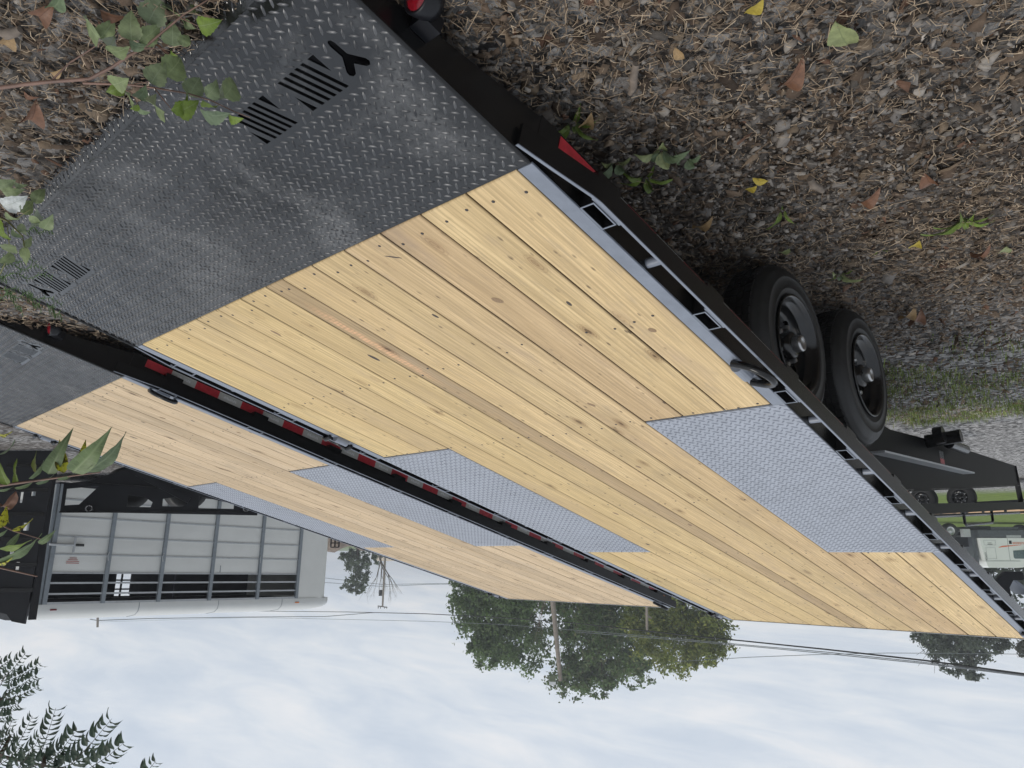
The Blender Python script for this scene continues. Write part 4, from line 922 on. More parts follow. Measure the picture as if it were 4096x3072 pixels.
# ------------------------------------------------------------------ leaves, plants
def leaf_mat(name, top, under, vein, spots=None, trans=0.22, rough=0.5):
    g = G(name); tcn = g.n('ShaderNodeTexCoord'); sp_ = g.n('ShaderNodeSeparateXYZ'); g.l(tcn.outputs['Object'], sp_.inputs[0])
    ax_ = g.math('ABSOLUTE', sp_.outputs[0])
    n_ = g.noise(g.coords((5, 5, 5), rand=True), 1, 4, 0.6)
    col = g.ramp(n_, [(0.3, tuple(q*0.75 for q in top)), (0.7, tuple(min(1, q*1.25) for q in top))])
    geo = g.n('ShaderNodeNewGeometry'); col = g.mix(geo.outputs['Backfacing'], col, under)
    vv = g.math('SINE', g.math('MULTIPLY', g.math('SUBTRACT', sp_.outputs[1], g.math('MULTIPLY', ax_, 0.75)), 58.0))
    veins = g.math('MAXIMUM', g.ramp(ax_, [(0.006, 0.8), (0.02, 0.0)]), g.ramp(vv, [(0.90, 0.0), (0.99, 0.4)]))
    col = g.mix(veins, col, vein)
    if spots:
        sn = g.noise(g.coords((9, 6, 9), rand=True), 1, 3, 0.6); col = g.mix(g.ramp(sn, [(0.50, 0.0), (0.56, 0.92)]), col, spots)
    oi = g.n('ShaderNodeObjectInfo'); col = g.mix(1.0, col, oi.outputs['Color'], 'MULTIPLY')
    g.set(Base_Color=col, Roughness=rough, Specular_IOR_Level=0.35)
    g.bump(g.math('MULTIPLY', veins, -1.0), 0.25, 0.004)
    tr = g.n('ShaderNodeBsdfTranslucent'); g.l(col, tr.inputs['Color']); mxs = g.n('ShaderNodeMixShader'); mxs.inputs[0].default_value = trans
    o_ = g.t.nodes['Material Output']; g.l(g.b.outputs[0], mxs.inputs[1]); g.l(tr.outputs[0], mxs.inputs[2]); g.l(mxs.outputs[0], o_.inputs['Surface'])
    return g.m
LF_BRAM = leaf_mat('bramble_leaf', (0.19, 0.235, 0.12), (0.28, 0.32, 0.23), (0.26, 0.31, 0.18), trans=0.2)
LF_GREEN = leaf_mat('fresh_green_leaf', (0.13, 0.19, 0.028), (0.16, 0.21, 0.07), (0.20, 0.26, 0.09))
LF_GREY = leaf_mat('grey_green_leaf', (0.14, 0.19, 0.10), (0.20, 0.25, 0.16), (0.22, 0.28, 0.16))
LF_SPOT = leaf_mat('spotted_yellow_leaf', (0.42, 0.42, 0.035), (0.40, 0.40, 0.08), (0.45, 0.45, 0.1), spots=(0.06, 0.045, 0.015))
LF_DARK = leaf_mat('dark_leaflet', (0.05, 0.08, 0.055), (0.06, 0.09, 0.065), (0.07, 0.10, 0.065), trans=0.45)
LF_WHITE = leaf_mat('white_leaf_underside', (0.55, 0.57, 0.52), (0.6, 0.62, 0.57), (0.42, 0.45, 0.38))
LF_YEL = leaf_mat('yellow_fallen_leaf', (0.40, 0.31, 0.05), (0.34, 0.27, 0.07), (0.40, 0.30, 0.06), trans=0.15)
LF_TAN = leaf_mat('tan_fallen_leaf', (0.33, 0.22, 0.11), (0.36, 0.24, 0.12), (0.30, 0.19, 0.08), trans=0.12)
LF_RUST = leaf_mat('rust_brown_leaf', (0.17, 0.085, 0.05), (0.17, 0.085, 0.05), (0.11, 0.05, 0.028), trans=0.1)
LF_PALE = leaf_mat('pale_green_fallen_leaf', (0.25, 0.28, 0.125), (0.26, 0.29, 0.16), (0.19, 0.22, 0.10), trans=0.15)
STEM_R = plain('reddish_stem', (0.17, 0.10, 0.075), 0.6, var=0.3, scale=30); STEM_G = plain('green_stem', (0.17, 0.17, 0.06), 0.6); BARK = plain('grey_brown_bark', (0.075, 0.06, 0.048), 0.9, var=0.45, scale=6, bump=0.5)
def leaf_shape(kind, mat, curl=0.15, fold=0.16, seed=0):
    rn = random.Random(seed); n_ = 12; vs = []; fs = []
    for i in range(n_+1):
        t = i/n_
        if kind == 'ovate': w_ = 0.36*math.sin(PI*min(1, t**0.62))**0.9*(1-0.25*t)+0.004
        elif kind == 'lance': w_ = 0.125*math.sin(PI*t**0.60)**0.9*(1.15-0.5*t)+0.002
        elif kind == 'leaflet': w_ = 0.185*math.sin(PI*t**0.75)+0.002
        else: w_ = 0.3*math.sin(PI*t**0.85)**0.8+0.004
        if kind in ('ovate',): w_ *= 1+(0.07 if i % 2 else -0.05)
        if i in (0, n_): w_ = 0.0015
        z = curl*(math.sin(t*2.2)*0.6-t*t*0.9)+rn.uniform(-0.012, 0.012); wav = 0.03*math.sin(t*9+seed)
        vs += [(-w_, t, z+fold*w_+wav), (-w_*0.5, t+0.01, z+fold*w_*0.35), (0, t, z), (w_*0.5, t+0.01, z+fold*w_*0.35), (w_, t, z+fold*w_-wav)]
    for i in range(n_):
        for j in range(4): a = i*5+j; fs.append((a, a+1, a+6, a+5))
    m_ = MB().add(vs, fs, smooth=True); return m_.mesh(kind+'_leaf', mat)
def leaf_matrix(B, T, nrm, wr=1.0, thick=1.0):
    y = (T-B); ln = y.length; y.normalize(); x = y.cross(nrm); x = x.normalized() if x.length > 1e-5 else Vector((1, 0, 0)); z = x.cross(y)
    return Matrix(((x.x*ln*wr, y.x*ln, z.x*ln*thick, B.x), (x.y*ln*wr, y.y*ln, z.y*ln*thick, B.y), (x.z*ln*wr, y.z*ln, z.z*ln*thick, B.z), (0, 0, 0, 1)))
rl = random.Random(21)
def plant(name, label, cat, root_pt, stems, leaves, stem_mat, meshes, zx, zy, scale, d0, wr=1.0, group=None):
    """stems: lists of (u, v, depth); leaves: (base, tip, mesh index) in survey coordinates"""
    r = empty(name, root_pt); tag(r, label, cat, group); inv = Matrix.Translation(-Vector(root_pt))
    def pt(u, v, d): return at(zx+u/scale, zy+v/scale, d)
    for s_ in stems:
        pts = [p if isinstance(p, Vector) else pt(*p[:3]) for p in s_['p']]; r0, r1 = s_['r']
        MB().tube(pts, [r0+(r1-r0)*i/max(1, len(pts)-1) for i in range(len(pts))], 7).build('stem', stem_mat, r, inv)
    for lf in leaves:
        (bx_, by_, tx_, ty_), mi = lf[0], lf[1]; dd_ = d0+(lf[2] if len(lf) > 2 else 0)+rl.uniform(-0.03, 0.03)
        B = pt(bx_, by_, dd_); T = pt(tx_, ty_, dd_+rl.uniform(-0.025, 0.04))
        to = (CAM-B).normalized(); nrm = (to*0.6+Vector((rl.uniform(-.4, .6), rl.uniform(-.6, .4), 1.0+rl.uniform(-.3, .3)))).normalized()
        o = link('leaf', meshes[mi], r, inv @ leaf_matrix(B, T, nrm, wr*rl.uniform(0.85, 1.15)))
        q = rl.uniform(0.8, 1.2); o.color = (q, q, q*rl.uniform(0.85, 1.1), 1)
    return r
OV = [leaf_shape('ovate', LF_BRAM, 0.2, 0.2, 1), leaf_shape('ovate', LF_BRAM, 0.35, 0.35, 2), leaf_shape('ovate', LF_GREEN, 0.3, 0.4, 3), leaf_shape('ovate', LF_GREY, 0.3, 0.3, 4), leaf_shape('ovate', LF_WHITE, 0.2, 0.2, 5)]
gp = at(-260, 345, 1.85); gp.z = gz(gp.x, gp.y)
plant('bramble', 'bramble spray with serrated green leaves reaching over the black tail plate', 'bramble', gp,
      [dict(p=[gp, (0, 705, 1.72), (180, 680, 1.70), (420, 655, 1.68), (720, 635, 1.66), (900, 540, 1.64), (1050, 440, 1.62), (1160, 385, 1.61), (1300, 265, 1.60), (1480, 115, 1.59), (1670, 0, 1.58)], r=(0.0055, 0.0016)),
       dict(p=[(670, 668, 1.66), (860, 675, 1.65), (1060, 683, 1.64), (1250, 708, 1.63), (1510, 752, 1.62), (1700, 810, 1.61), (1890, 900, 1.60), (2010, 945, 1.60)], r=(0.003, 0.0009)),
       dict(p=[(420, 645, 1.68), (560, 505, 1.67), (680, 430, 1.66), (800, 350, 1.65)], r=(0.0022, 0.0011)),
       dict(p=[(1240, 705, 1.63), (1330, 820, 1.62), (1385, 885, 1.62)], r=(0.0014, 0.0008)), dict(p=[(930, 680, 1.65), (1060, 750, 1.64), (1115, 850, 1.63)], r=(0.0014, 0.0008)),
       dict(p=[(1080, 675, 1.64), (1215, 655, 1.63), (1330, 605, 1.62)], r=(0.0014, 0.0008)), dict(p=[(1160, 392, 1.61), (1330, 392, 1.6)], r=(0.0014, 0.0008)), dict(p=[(1460, 148, 1.59), (1590, 208, 1.58)], r=(0.0014, 0.0008))],
      [((800, 305, 675, 130), 0), ((805, 310, 925, 150), 1), ((1060, 328, 1050, 80), 0), ((1190, 188, 1310, -40), 0), ((1120, 335, 1300, 195), 0), ((1390, 375, 1385, 165), 0), ((1465, 372, 1515, 275), 1), ((1375, 398, 1425, 455), 2), ((1040, 345, 1190, 378), 3), ((880, 415, 1040, 385), 0), ((900, 400, 915, 300), 0),
       ((1460, 140, 1360, 10), 0), ((1590, 20, 1480, 95), 1), ((1595, 210, 1780, 170), 2), ((1480, 170, 1570, 235), 0), ((1640, 190, 1700, 30), 1),
       ((1215, 672, 1330, 500), 0), ((1330, 608, 1465, 455), 1), ((905, 682, 1030, 638), 0), ((1000, 690, 850, 745), 2), ((1105, 790, 1175, 700), 3), ((1075, 838, 1035, 750), 0), ((1120, 850, 1045, 878), 2), ((1105, 868, 1210, 912), 3),
       ((1325, 905, 1220, 775), 1), ((1375, 885, 1525, 765), 2), ((1420, 910, 1600, 815), 2), ((1520, 772, 1610, 615), 0), ((1655, 775, 1755, 645), 1), ((1745, 805, 1800, 680), 0), ((1630, 805, 1765, 860), 2), ((1610, 880, 1835, 935), 3), ((1835, 925, 1950, 965), 2), ((1800, 780, 1885, 625), 1), ((2060, 0, 2000, 60), 3), ((1950, -20, 2090, 10), 3)],
      STEM_R, OV, 0, 0, 2.011, 1.60, 1.18)
gp = at(-300, 900, 2.6); gp.z = gz(gp.x, gp.y)
plant('raspberry', 'low raspberry shoot with one white upturned leaf beside the tail corner', 'raspberry', gp,
      [dict(p=[gp, (0, 245, 2.25), (60, 270, 2.24), (180, 390, 2.22), (200, 480, 2.2)], r=(0.004, 0.0014)), dict(p=[(0, 700, 2.3), (80, 520, 2.25), (60, 320, 2.24)], r=(0.002, 0.0012)), dict(p=[(60, 270, 2.24), (150, 240, 2.2), (240, 180, 2.2)], r=(0.0015, 0.001))],
      [((285, 130, 360, 0), 1), ((165, 195, 275, 105), 0), ((20, 150, 225, 75), 4), ((130, 480, -20, 470), 0), ((185, 475, 262, 395), 0), ((220, 480, 205, 630), 0), ((110, 540, -10, 610), 0), ((160, 290, 215, 390), 0), ((350, 335, 425, 220), 0), ((290, 310, 300, 185), 1), ((-20, 240, 70, 430), 2), ((40, 195, 150, 265), 1), ((300, 215, 310, 262), 4), ((95, 340, 175, 405), 3), ((20, 40, 200, 20), 0), ((-20, 0, 130, -60), 0), ((110, -50, 210, -10), 1), ((240, 225, 345, 300), 0)],
      STEM_G, OV, 0, 750, 2.011, 2.2)
LN = [leaf_shape('lance', LF_GREY, 0.25, 0.5, 6), leaf_shape('lance', LF_GREEN, 0.1, 0.4, 7), leaf_shape('lance', LF_SPOT, 0.2, 0.5, 8), leaf_shape('lance', LF_RUST, 0.5, 0.9, 9)]
gp = at(-700, 1850, 2.2); gp.z = gz(gp.x, gp.y)
plant('pokeweed', 'leaning shoot of long spotted yellow-green leaves at the picture edge', 'shoot', gp,
      [dict(p=[gp, (-500, 960, 1.75), (0, 890, 1.62), (400, 835, 1.6), (805, 783, 1.58)], r=(0.005, 0.0013)), dict(p=[gp, (-300, 1500, 1.7), (0, 1550, 1.62), (300, 1620, 1.6)], r=(0.004, 0.0013)), dict(p=[(-500, 960, 1.75), (-100, 1150, 1.65), (100, 1250, 1.62), (330, 1320, 1.6)], r=(0.003, 0.001))],
      [((60, 885, -20, 690), 1), ((140, 880, 125, 670), 1), ((230, 835, 362, 695), 0), ((295, 815, 283, 612), 1), ((385, 795, 578, 440), 0), ((510, 790, 475, 510), 2), ((580, 780, 895, 440), 0), ((640, 772, 690, 515), 2), ((700, 775, 1025, 485), 0), ((-30, 925, 110, 905), 0), ((115, 908, 285, 858), 0), ((285, 872, 440, 808), 0), ((460, 832, 605, 800), 0),
       ((130, 935, -10, 1080), 3), ((0, 1230, 60, 1040), 2), ((40, 1100, 70, 1200), 2), ((90, 1250, 268, 1165), 2), ((50, 1390, 175, 1250), 0), ((-40, 1490, 345, 1305), 0), ((310, 1355, 455, 1245), 0), ((-20, 1400, 250, 1340), 1), ((-40, 1300, 70, 1240), 0), ((-20, 640, 130, 535), 0), ((-20, 480, 95, 465), 2), ((-30, 1520, 100, 1480), 2)],
      STEM_R, LN, 0, 1500, 2.011, 1.6, 1.2)
# cedar sprigs
r = empty('cedar_seedling', (gp.x, gp.y, gp.z)); ce = at(-250, 1250, 2.4); ce.z = gz(ce.x, ce.y); r.location = ce; tag(r, 'feathery green cedar seedling beside the raspberry shoot', 'cedar'); inv = Matrix.Translation(-ce)
CEDAR = plain('cedar_green', (0.075, 0.13, 0.045), 0.7, var=0.35, scale=40)
for (u0, v0, u1, v1) in ((-60, 620, 350, 655), (-60, 780, 490, 935), (-40, 700, 410, 720), (40, 800, 180, 1010), (200, 830, 330, 985), (380, 930, 495, 1050), (-60, 560, 280, 600), (-60, 640, 50, 750), (-40, 880, 260, 860), (280, 200, 420, 360), (200, 330, 400, 360)):
    m_ = MB(); A_ = at(u0/2.011, 750+v0/2.011, 2.35); B_ = at(u1/2.011, 750+v1/2.011, 2.25); n_ = 16
    pts = [A_.lerp(B_, i/n_)+Vector((0, 0, 0.008*math.sin(i*0.8))) for i in range(n_+1)]; m_.tube(pts, [0.0018*(1-0.6*i/n_) for i in range(n_+1)], 5)
    for i in range(2, n_+1):
        for sg in (-1, 1):
            dirv = (B_-A_).normalized()*0.7+CU*sg*rl.uniform(0.3, 0.8)+_f*rl.uniform(-.4, .4); ln = rl.uniform(0.012, 0.035)*(1.2-0.7*i/n_); m_.tube([pts[i], pts[i]+dirv*ln*0.6+Vector((0, 0, 0.002)), pts[i]+dirv*ln], [0.0013, 0.0012, 0.0004], 4)
    m_.build('sprig', CEDAR, r, inv)

# overhanging branch of pinnate leaves
ob_ = at(-900, 2900, 4.4); r = empty('overhanging_branch', ob_); tag(r, 'dark overhanging branch of feathered leaflets against the sky', 'branch'); inv = Matrix.Translation(-ob_)
LFT = [leaf_shape('leaflet', LF_DARK, 0.2, 0.3, 11), leaf_shape('leaflet', LF_DARK, 0.4, 0.5, 12)]
def zq(u, v, d): return at(u/2.011, 2247+v/2.011, d)
twig = MB()
for pts in ([(-1200, 1500), (-500, 1480), (0, 1560), (350, 1640), (650, 1680)], [(-500, 1480), (-100, 1200), (60, 1060)], [(-500, 1480), (-80, 1000), (20, 920)], [(0, 1560), (60, 1450), (80, 1400)], [(350, 1640), (360, 1560)], [(650, 1680), (900, 1700), (1170, 1720)]):
    P_ = [zq(u, v, 3.7+0.1*i) for i, (u, v) in enumerate(pts)]; twig.tube(P_, [0.012*(1-0.75*i/len(P_)) for i in range(len(P_))], 7)
twig.tube([ob_+Vector((-0.4, -0.5, -3.2)), ob_+Vector((-0.3, -0.3, -1.2)), ob_, zq(-1200, 1500, 3.7)], [0.05, 0.04, 0.03, 0.013], 9)
twig.build('twig', BARK, r, inv)
for (u0, v0, u1, v1, n_, sz) in ((-60, 870, 92, 780, 7, 62), (10, 960, 208, 730, 9, 66), (55, 965, 328, 815, 10, 66), (60, 1040, 298, 905, 9, 66), (40, 1110, 318, 995, 10, 68), (-20, 1180, 155, 1140, 8, 80), (-40, 1260, 100, 1230, 6, 70), (90, 1560, 262, 1240, 11, 70), (-20, 1540, 98, 1270, 8, 70), (310, 1600, 450, 1175, 11, 92), (560, 1640, 898, 1265, 11, 105), (720, 1660, 1003, 1450, 8, 120), (380, 1640, 620, 1350, 10, 105), (150, 1660, 330, 1400, 9, 90), (-30, 1650, 180, 1480, 9, 85), (430, 1670, 720, 1560, 8, 105), (230, 1670, 520, 1500, 9, 95), (0, 1000, 60, 860, 5, 60), (1150, 1700, 1255, 1600, 4, 80), (-40, 1440, 120, 1380, 7, 75), (60, 1690, 330, 1580, 8, 85)):
    dp = rl.uniform(3.5, 4.0); A_ = zq(u0, v0, dp+0.1); B_ = zq(u1, v1, dp); MB().tube([A_, A_.lerp(B_, 0.5)+Vector((0, 0, 0.01)), B_], [0.0022, 0.0016, 0.0008], 5).build('leaf_stalk', BARK, r, inv)
    dirv = (B_-A_).normalized()
    for i in range(n_):
        t = (i+0.6)/n_; p = A_.lerp(B_, min(1, t)); ln = sz/2.011/FPX*dp*(1.25-0.35*t)*rl.uniform(0.85, 1.2)
        for sg in (-1, 1):
            sd_ = (dirv.cross(_f)).normalized()*sg; tip = p+(dirv*0.62+sd_*0.85+Vector((0, 0, -0.12))+_f*rl.uniform(-.35, .35)).normalized()*ln
            nrm = (Vector((rl.uniform(-.5, .5), rl.uniform(-.5, .5), 1.0))-_f*0.5).normalized(); o = link('leaflet', LFT[rl.randrange(2)], r, inv @ leaf_matrix(p, tip, nrm, rl.uniform(0.85, 1.2))); q = rl.uniform(0.7, 1.3); o.color = (q, q, q, 1)

# fallen leaves
FL = {'yellow': leaf_shape('fallen', LF_YEL, 0.25, 0.35, 31), 'tan': leaf_shape('fallen', LF_TAN, 0.35, 0.5, 32), 'rust': leaf_shape('fallen', LF_RUST, 0.5, 0.6, 33), 'pale': leaf_shape('fallen', LF_PALE, 0.12, 0.2, 34), 'grey': leaf_shape('fallen', LF_GREY, 0.4, 0.4, 35)}
def on_ground(px, py, lift=0.02):
    d_ = (at(px, py, 1.0)-CAM); z = gz(-0.5, 0.5)
    for _ in range(4):
        k_ = (z+lift-CAM.z)/d_.z; p = CAM+d_*k_; z = gz(p.x, p.y)
    return p
for (bx_, by_, tx_, ty_, kind, lab) in (
    (3390, 178, 3345, 98, 'pale', 'large pale green leaf lying flat on the upper gravel'), (3120, 330, 3215, 258, 'rust', 'curled orange-brown leaf resting on gravel below the pale green leaf'),
    (2985, 52, 3052, 5, 'yellow', 'bright yellow-green leaf at the ground edge of the frame'), (2700, 190, 2735, 242, 'tan', 'torn tan leaf on gravel left of the curled brown leaf'),
    (3010, 712, 3075, 728, 'yellow', 'yellow leaf beside the dark wood stick on gravel'), (2985, 758, 3025, 748, 'yellow', 'narrow yellow leaf just beside the other yellow leaf'), (2330, 500, 2365, 465, 'tan', 'tan leaf near the black rail by the wilted weed'),
    (3880, 1008, 3965, 990, 'rust', 'reddish leaf lying beyond the grass tuft'), (3652, 985, 3675, 970, 'yellow', 'tiny yellow leaf on straw before the tyres'), (4005, 1008, 4030, 992, 'pale', 'small pale green leaf at the far gravel edge'),
    (3600, 1262, 3660, 1242, 'tan', 'tan curled leaf on gravel beside the front tyre'), (3640, 1275, 3690, 1255, 'rust', 'brown leaf overlapping the tan one beside the front tyre'), (3700, 690, 3745, 740, 'rust', 'thin reddish leaf standing in the straw'),
    (3430, 800, 3520, 770, 'rust', 'dark brown leaf crumpled in the mid gravel'), (3120, 1010, 3160, 1000, 'pale', 'green leaf next to the rear tyre'), (2770, 900, 2850, 880, 'tan', 'brown bark-like leaf beside the rail'), (2600, 930, 2690, 960, 'rust', 'rusty leaf in shade under the rail'),
    (0, 170, 42, 140, 'tan', 'tan leaf at the far corner under the bramble'), (150, 60, 205, 30, 'rust', 'brown leaf in the mulch under the bramble stem'), (95, 360, 150, 395, 'rust', 'dark red leaf in shade behind the bramble stem'), (400, 40, 490, 75, 'rust', 'orange-brown leaf beneath the bramble leaves'), (190, 280, 245, 285, 'tan', 'pale tan leaf below the bramble stem'), (100, 465, 150, 430, 'rust', 'maroon leaf in the tail shadow'), (200, 20, 245, -10, 'grey', 'pale crumpled leaf near the upper bramble')):
    B = on_ground(bx_, by_); T = on_ground(tx_, ty_, 0.035)
    o = link('fallen_leaf', FL[kind], None, leaf_matrix(B, T, Vector((rl.uniform(-.3, .3), rl.uniform(-.3, .3), 1)).normalized(), 0.95)); tag(o, lab, 'leaf', 'leaves fallen on the ground')
# wilted weed and grass tufts
def weed(label, px, py, leaves, mesh, ln, kind='weed', up=0.5):
    b = on_ground(px, py, 0.0); r = empty(kind, b); tag(r, label, 'weed' if kind == 'weed' else 'grass', None); inv = Matrix.Translation(-b)
    for i in range(leaves):
        a = 2*PI*i/leaves+rl.uniform(-.4, .4); l_ = ln*rl.uniform(0.6, 1.2); T = b+Vector((math.cos(a)*l_, math.sin(a)*l_, l_*up*rl.uniform(0.2, 1.2))); o = link('leaf', mesh[rl.randrange(len(mesh))], r, inv @ leaf_matrix(b+Vector((math.cos(a)*0.01, math.sin(a)*0.01, 0.01)), T, Vector((0, 0, 1)), rl.uniform(0.7, 1.1))); q = rl.uniform(0.75, 1.2); o.color = (q, q, q, 1)
WL = [leaf_shape('ovate', LF_PALE, 0.3, 0.4, 41), leaf_shape('ovate', LF_GREY, 0.5, 0.5, 42)]; BL = [leaf_shape('lance', LF_GREEN, 0.3, 0.7, 43)]
weed('wilted pale green weed with drooping leaves beside the rail', 2640, 590, 6, WL, 0.075); weed('small wilted weed closest to the red tape', 2460, 640, 4, WL, 0.07); weed('wilted weed sprig out beyond the larger weed', 2740, 625, 4, WL, 0.05)
weed('long-bladed grass tuft in open gravel', 3855, 865, 8, BL, 0.13, 'grass_tuft', 0.4); weed('green four-leaved sprout in front of the rear tyre', 3355, 1085, 5, BL+WL, 0.09, 'grass_tuft', 0.6); weed('tiny grass shoot beside the yellow leaf', 3130, 830, 3, BL, 0.06, 'grass_tuft', 0.9); weed('grass tuft in shade under the rail flare', 2290, 480, 6, BL, 0.10, 'grass_tuft', 0.5); weed('grass blades lying along the rail shadow', 2580, 700, 5, BL, 0.11, 'grass_tuft', 0.15); weed('single green blade far out on the gravel', 3520, 990, 2, BL, 0.06, 'grass_tuft', 0.8)
# sticks
WOODY = plain('weathered_stick', (0.16, 0.13, 0.105), 0.85, var=0.4, scale=25, bump=0.5)
for (a, b, r0, lab) in (((2545, 255), (2520, 375), 0.011, 'short weathered stick standing by the dug hollow'), ((3240, 715), (3290, 765), 0.013, 'pale broken stick lying near the yellow leaves'), ((0, 125), (80, 118), 0.012, 'grey smooth pipe end at the corner of the frame')):
    A_ = on_ground(*a, 0.02); B_ = on_ground(*b, 0.03); m_ = MB().tube([A_, A_.lerp(B_, 0.3)+Vector((0.004, 0.002, 0.006)), A_.lerp(B_, 0.7)+Vector((-0.003, 0.003, 0.004)), B_], [r0*0.8, r0, r0*0.9, r0*0.6], 9)
    o = m_.build('stick', WOODY); tag(o, lab, 'stick')

# grass on the far lot: blades
def blades(name, x, y, h, wd, label, pal):
    m = len(x); yaw = RNG.uniform(0, 2*PI, m); z = gzv(x, y)-0.01; dx, dy = np.cos(yaw), np.sin(yaw); lean = RNG.uniform(0.1, 0.8, m)*h
    V = np.stack([np.stack([x-dy*wd, y+dx*wd, z], -1), np.stack([x+dy*wd, y-dx*wd, z], -1), np.stack([x+dx*lean, y+dy*lean, z+h], -1)], 1)
    T = np.arange(m*3).reshape(m, 3); me = tri_mesh(name, V.reshape(-1, 3), T, STRAW, np.repeat(pick(pal, m, 0.2), 3, axis=0)); return tag(link(name, me), label, 'grass', kind='stuff')
GRP = [(0.19, 0.26, 0.06), (0.25, 0.32, 0.085), (0.15, 0.21, 0.05), (0.32, 0.35, 0.13)]
xs, ys = [], []
for _ in range(170):
    cx, cy = RNG.uniform(-1.6, 1.2), RNG.uniform(3.9, 8.0)
    if RNG.random() < 0.75 and not (cx > -0.1 and cy < 4.4): 
        n_ = RNG.integers(20, 90); xs.append(RNG.normal(cx, 0.11, n_)); ys.append(RNG.normal(cy, 0.15, n_))
x = np.concatenate(xs); y = np.concatenate(ys)
blades('grass_patch', x, y, RNG.uniform(0.03, 0.085, len(x)), 0.0035, 'patchy short green grass growing through the gravel ahead of the tyres', GRP)

# ------------------------------------------------------------------ trees, poles and wires behind
def foliage_mat(name, trans=0.25):
    g = G(name); a_ = g.n('ShaderNodeAttribute'); a_.attribute_name = 'tint'; g.set(Base_Color=a_.outputs['Color'], Roughness=0.6, Specular_IOR_Level=0.25)
    tr = g.n('ShaderNodeBsdfTranslucent'); g.l(a_.outputs['Color'], tr.inputs['Color']); mxs = g.n('ShaderNodeMixShader'); mxs.inputs[0].default_value = trans
    o_ = g.t.nodes['Material Output']; g.l(g.b.outputs[0], mxs.inputs[1]); g.l(tr.outputs[0], mxs.inputs[2]); g.l(mxs.outputs[0], o_.inputs['Surface']); return g.m
FOL = foliage_mat('tree_foliage', 0.5)
def branches(mb, p, d, ln, r, depth, rn, tips, spread=0.6, up=0.12, gnarl=0.18):
    n_ = 4; pts = [p]; rs = [r]; q = p.copy(); dd_ = d.copy()
    for i in range(n_):
        dd_ = (dd_+Vector((rn.uniform(-gnarl, gnarl), rn.uniform(-gnarl, gnarl), rn.uniform(-gnarl*0.5, gnarl)))).normalized(); q = q+dd_*(ln/n_); pts.append(q.copy()); rs.append(r*(1-0.42*(i+1)/n_))
    mb.tube(pts, rs, 6 if depth > 1 else 4, caps=False)
    tips.append(q.copy())
    if depth <= 0: return
    for k_ in range(rn.choice((2, 3, 3))):
        b_ = pts[rn.choice((2, 3, 4, 4))]; sd_ = Vector((rn.uniform(-1, 1), rn.uniform(-1, 1), rn.uniform(-0.3, 0.6))); nd = (dd_+sd_*spread+Vector((0, 0, up))).normalized()
        branches(mb, b_, nd, ln*rn.uniform(0.62, 0.8), rs[-1]*rn.uniform(0.6, 0.85), depth-1, rn, tips, spread, up, gnarl)
def crown_mesh(name, lobes, n, leaf, pal, seed):
    """lobes: (centre, radii); leaves gathered into clumps on and inside each lobe"""
    rg = np.random.default_rng(seed); P = []; vol = np.array([r.x*r.y*r.z for c, r in lobes])**0.67; vol = vol/vol.sum(); T_ = []
    for (c, r_), w_ in zip(lobes, vol):
        m = int(n*w_); nc = max(10, m//38)
        u = rg.normal(size=(nc, 3)); u /= np.linalg.norm(u, axis=1)[:, None]; rad = rg.uniform(0.06, 1.0, nc)**0.42*(1+0.14*np.sin(u[:, 0]*5+seed)*np.cos(u[:, 2]*6))
        cen = np.array(c)+u*rad[:, None]*np.array(r_)*1.12; tone = rg.normal(1, 0.20, nc)
        ci = rg.integers(0, nc, m); sig = 0.15*float(min(r_.x, r_.z)); pts = cen[ci]+rg.normal(0, 1, (m, 3))*sig*np.array([1, 1, 0.75]); P.append(pts); T_.append(tone[ci])
    P = np.concatenate(P); tone = np.concatenate(T_); m = len(P)
    a = rg.normal(size=(m, 3)); a /= np.linalg.norm(a, axis=1)[:, None]; b = np.cross(a, rg.normal(size=(m, 3))); b /= np.linalg.norm(b, axis=1)[:, None]
    sz = leaf*rg.uniform(0.6, 1.3, m)[:, None]
    V = np.stack([P-a*sz, P+b*sz*0.55, P+a*sz, P-b*sz*0.55], 1).reshape(-1, 3)
    F = np.array([[0, 1, 2], [0, 2, 3]]); T = (np.arange(m)[:, None, None]*4+F[None]).reshape(-1, 3)
    pal = np.array(pal); tint = pal[rg.integers(0, len(pal), m)]*tone[:, None]*rg.uniform(0.8, 1.2, (m, 1)); return tri_mesh(name, V, T, FOL, np.repeat(np.clip(tint, 0.004, 1), 4, axis=0))
def tree(name, label, base, lobes, n, leaf, pal, seed, trunk_r=0.3, group='trees behind the trailers'):
    rn = random.Random(seed); r = empty(name, base); tag(r, label, 'tree', group); inv = Matrix.Translation(-Vector(base))
    tr = MB(); b = Vector(base); top = sum((Vector(c) for c, _ in lobes), Vector())/len(lobes)
    tr.tube([b, b.lerp(top, 0.25)+Vector((0.1, 0, 0)), b.lerp(top, 0.6), top], [trunk_r*1.3, trunk_r, trunk_r*0.8, trunk_r*0.4], 9)
    for c, rr in lobes:
        st = b.lerp(top, rn.uniform(0.45, 0.85)); tips = []
        branches(tr, st, (Vector(c)-st).normalized(), (Vector(c)-st).length*0.52, trunk_r*0.42, 2, rn, tips, 0.8, 0.0)
    tr.build('trunk', BARK, r, inv); link('crown', crown_mesh('crown', lobes, n, leaf, pal, seed), r, inv)
    return r
def lobe(px, py, d, rx, rz, ry=None): return (at(px, py, d), Vector((rx, (ry or rx), rz)))
def base_at(px, d): p = at(px, 2206, d); return Vector((p.x, p.y, gz(p.x, p.y)))
DKG = [(0.115, 0.18, 0.065), (0.135, 0.20, 0.075), (0.155, 0.215, 0.085), (0.12, 0.165, 0.07)]
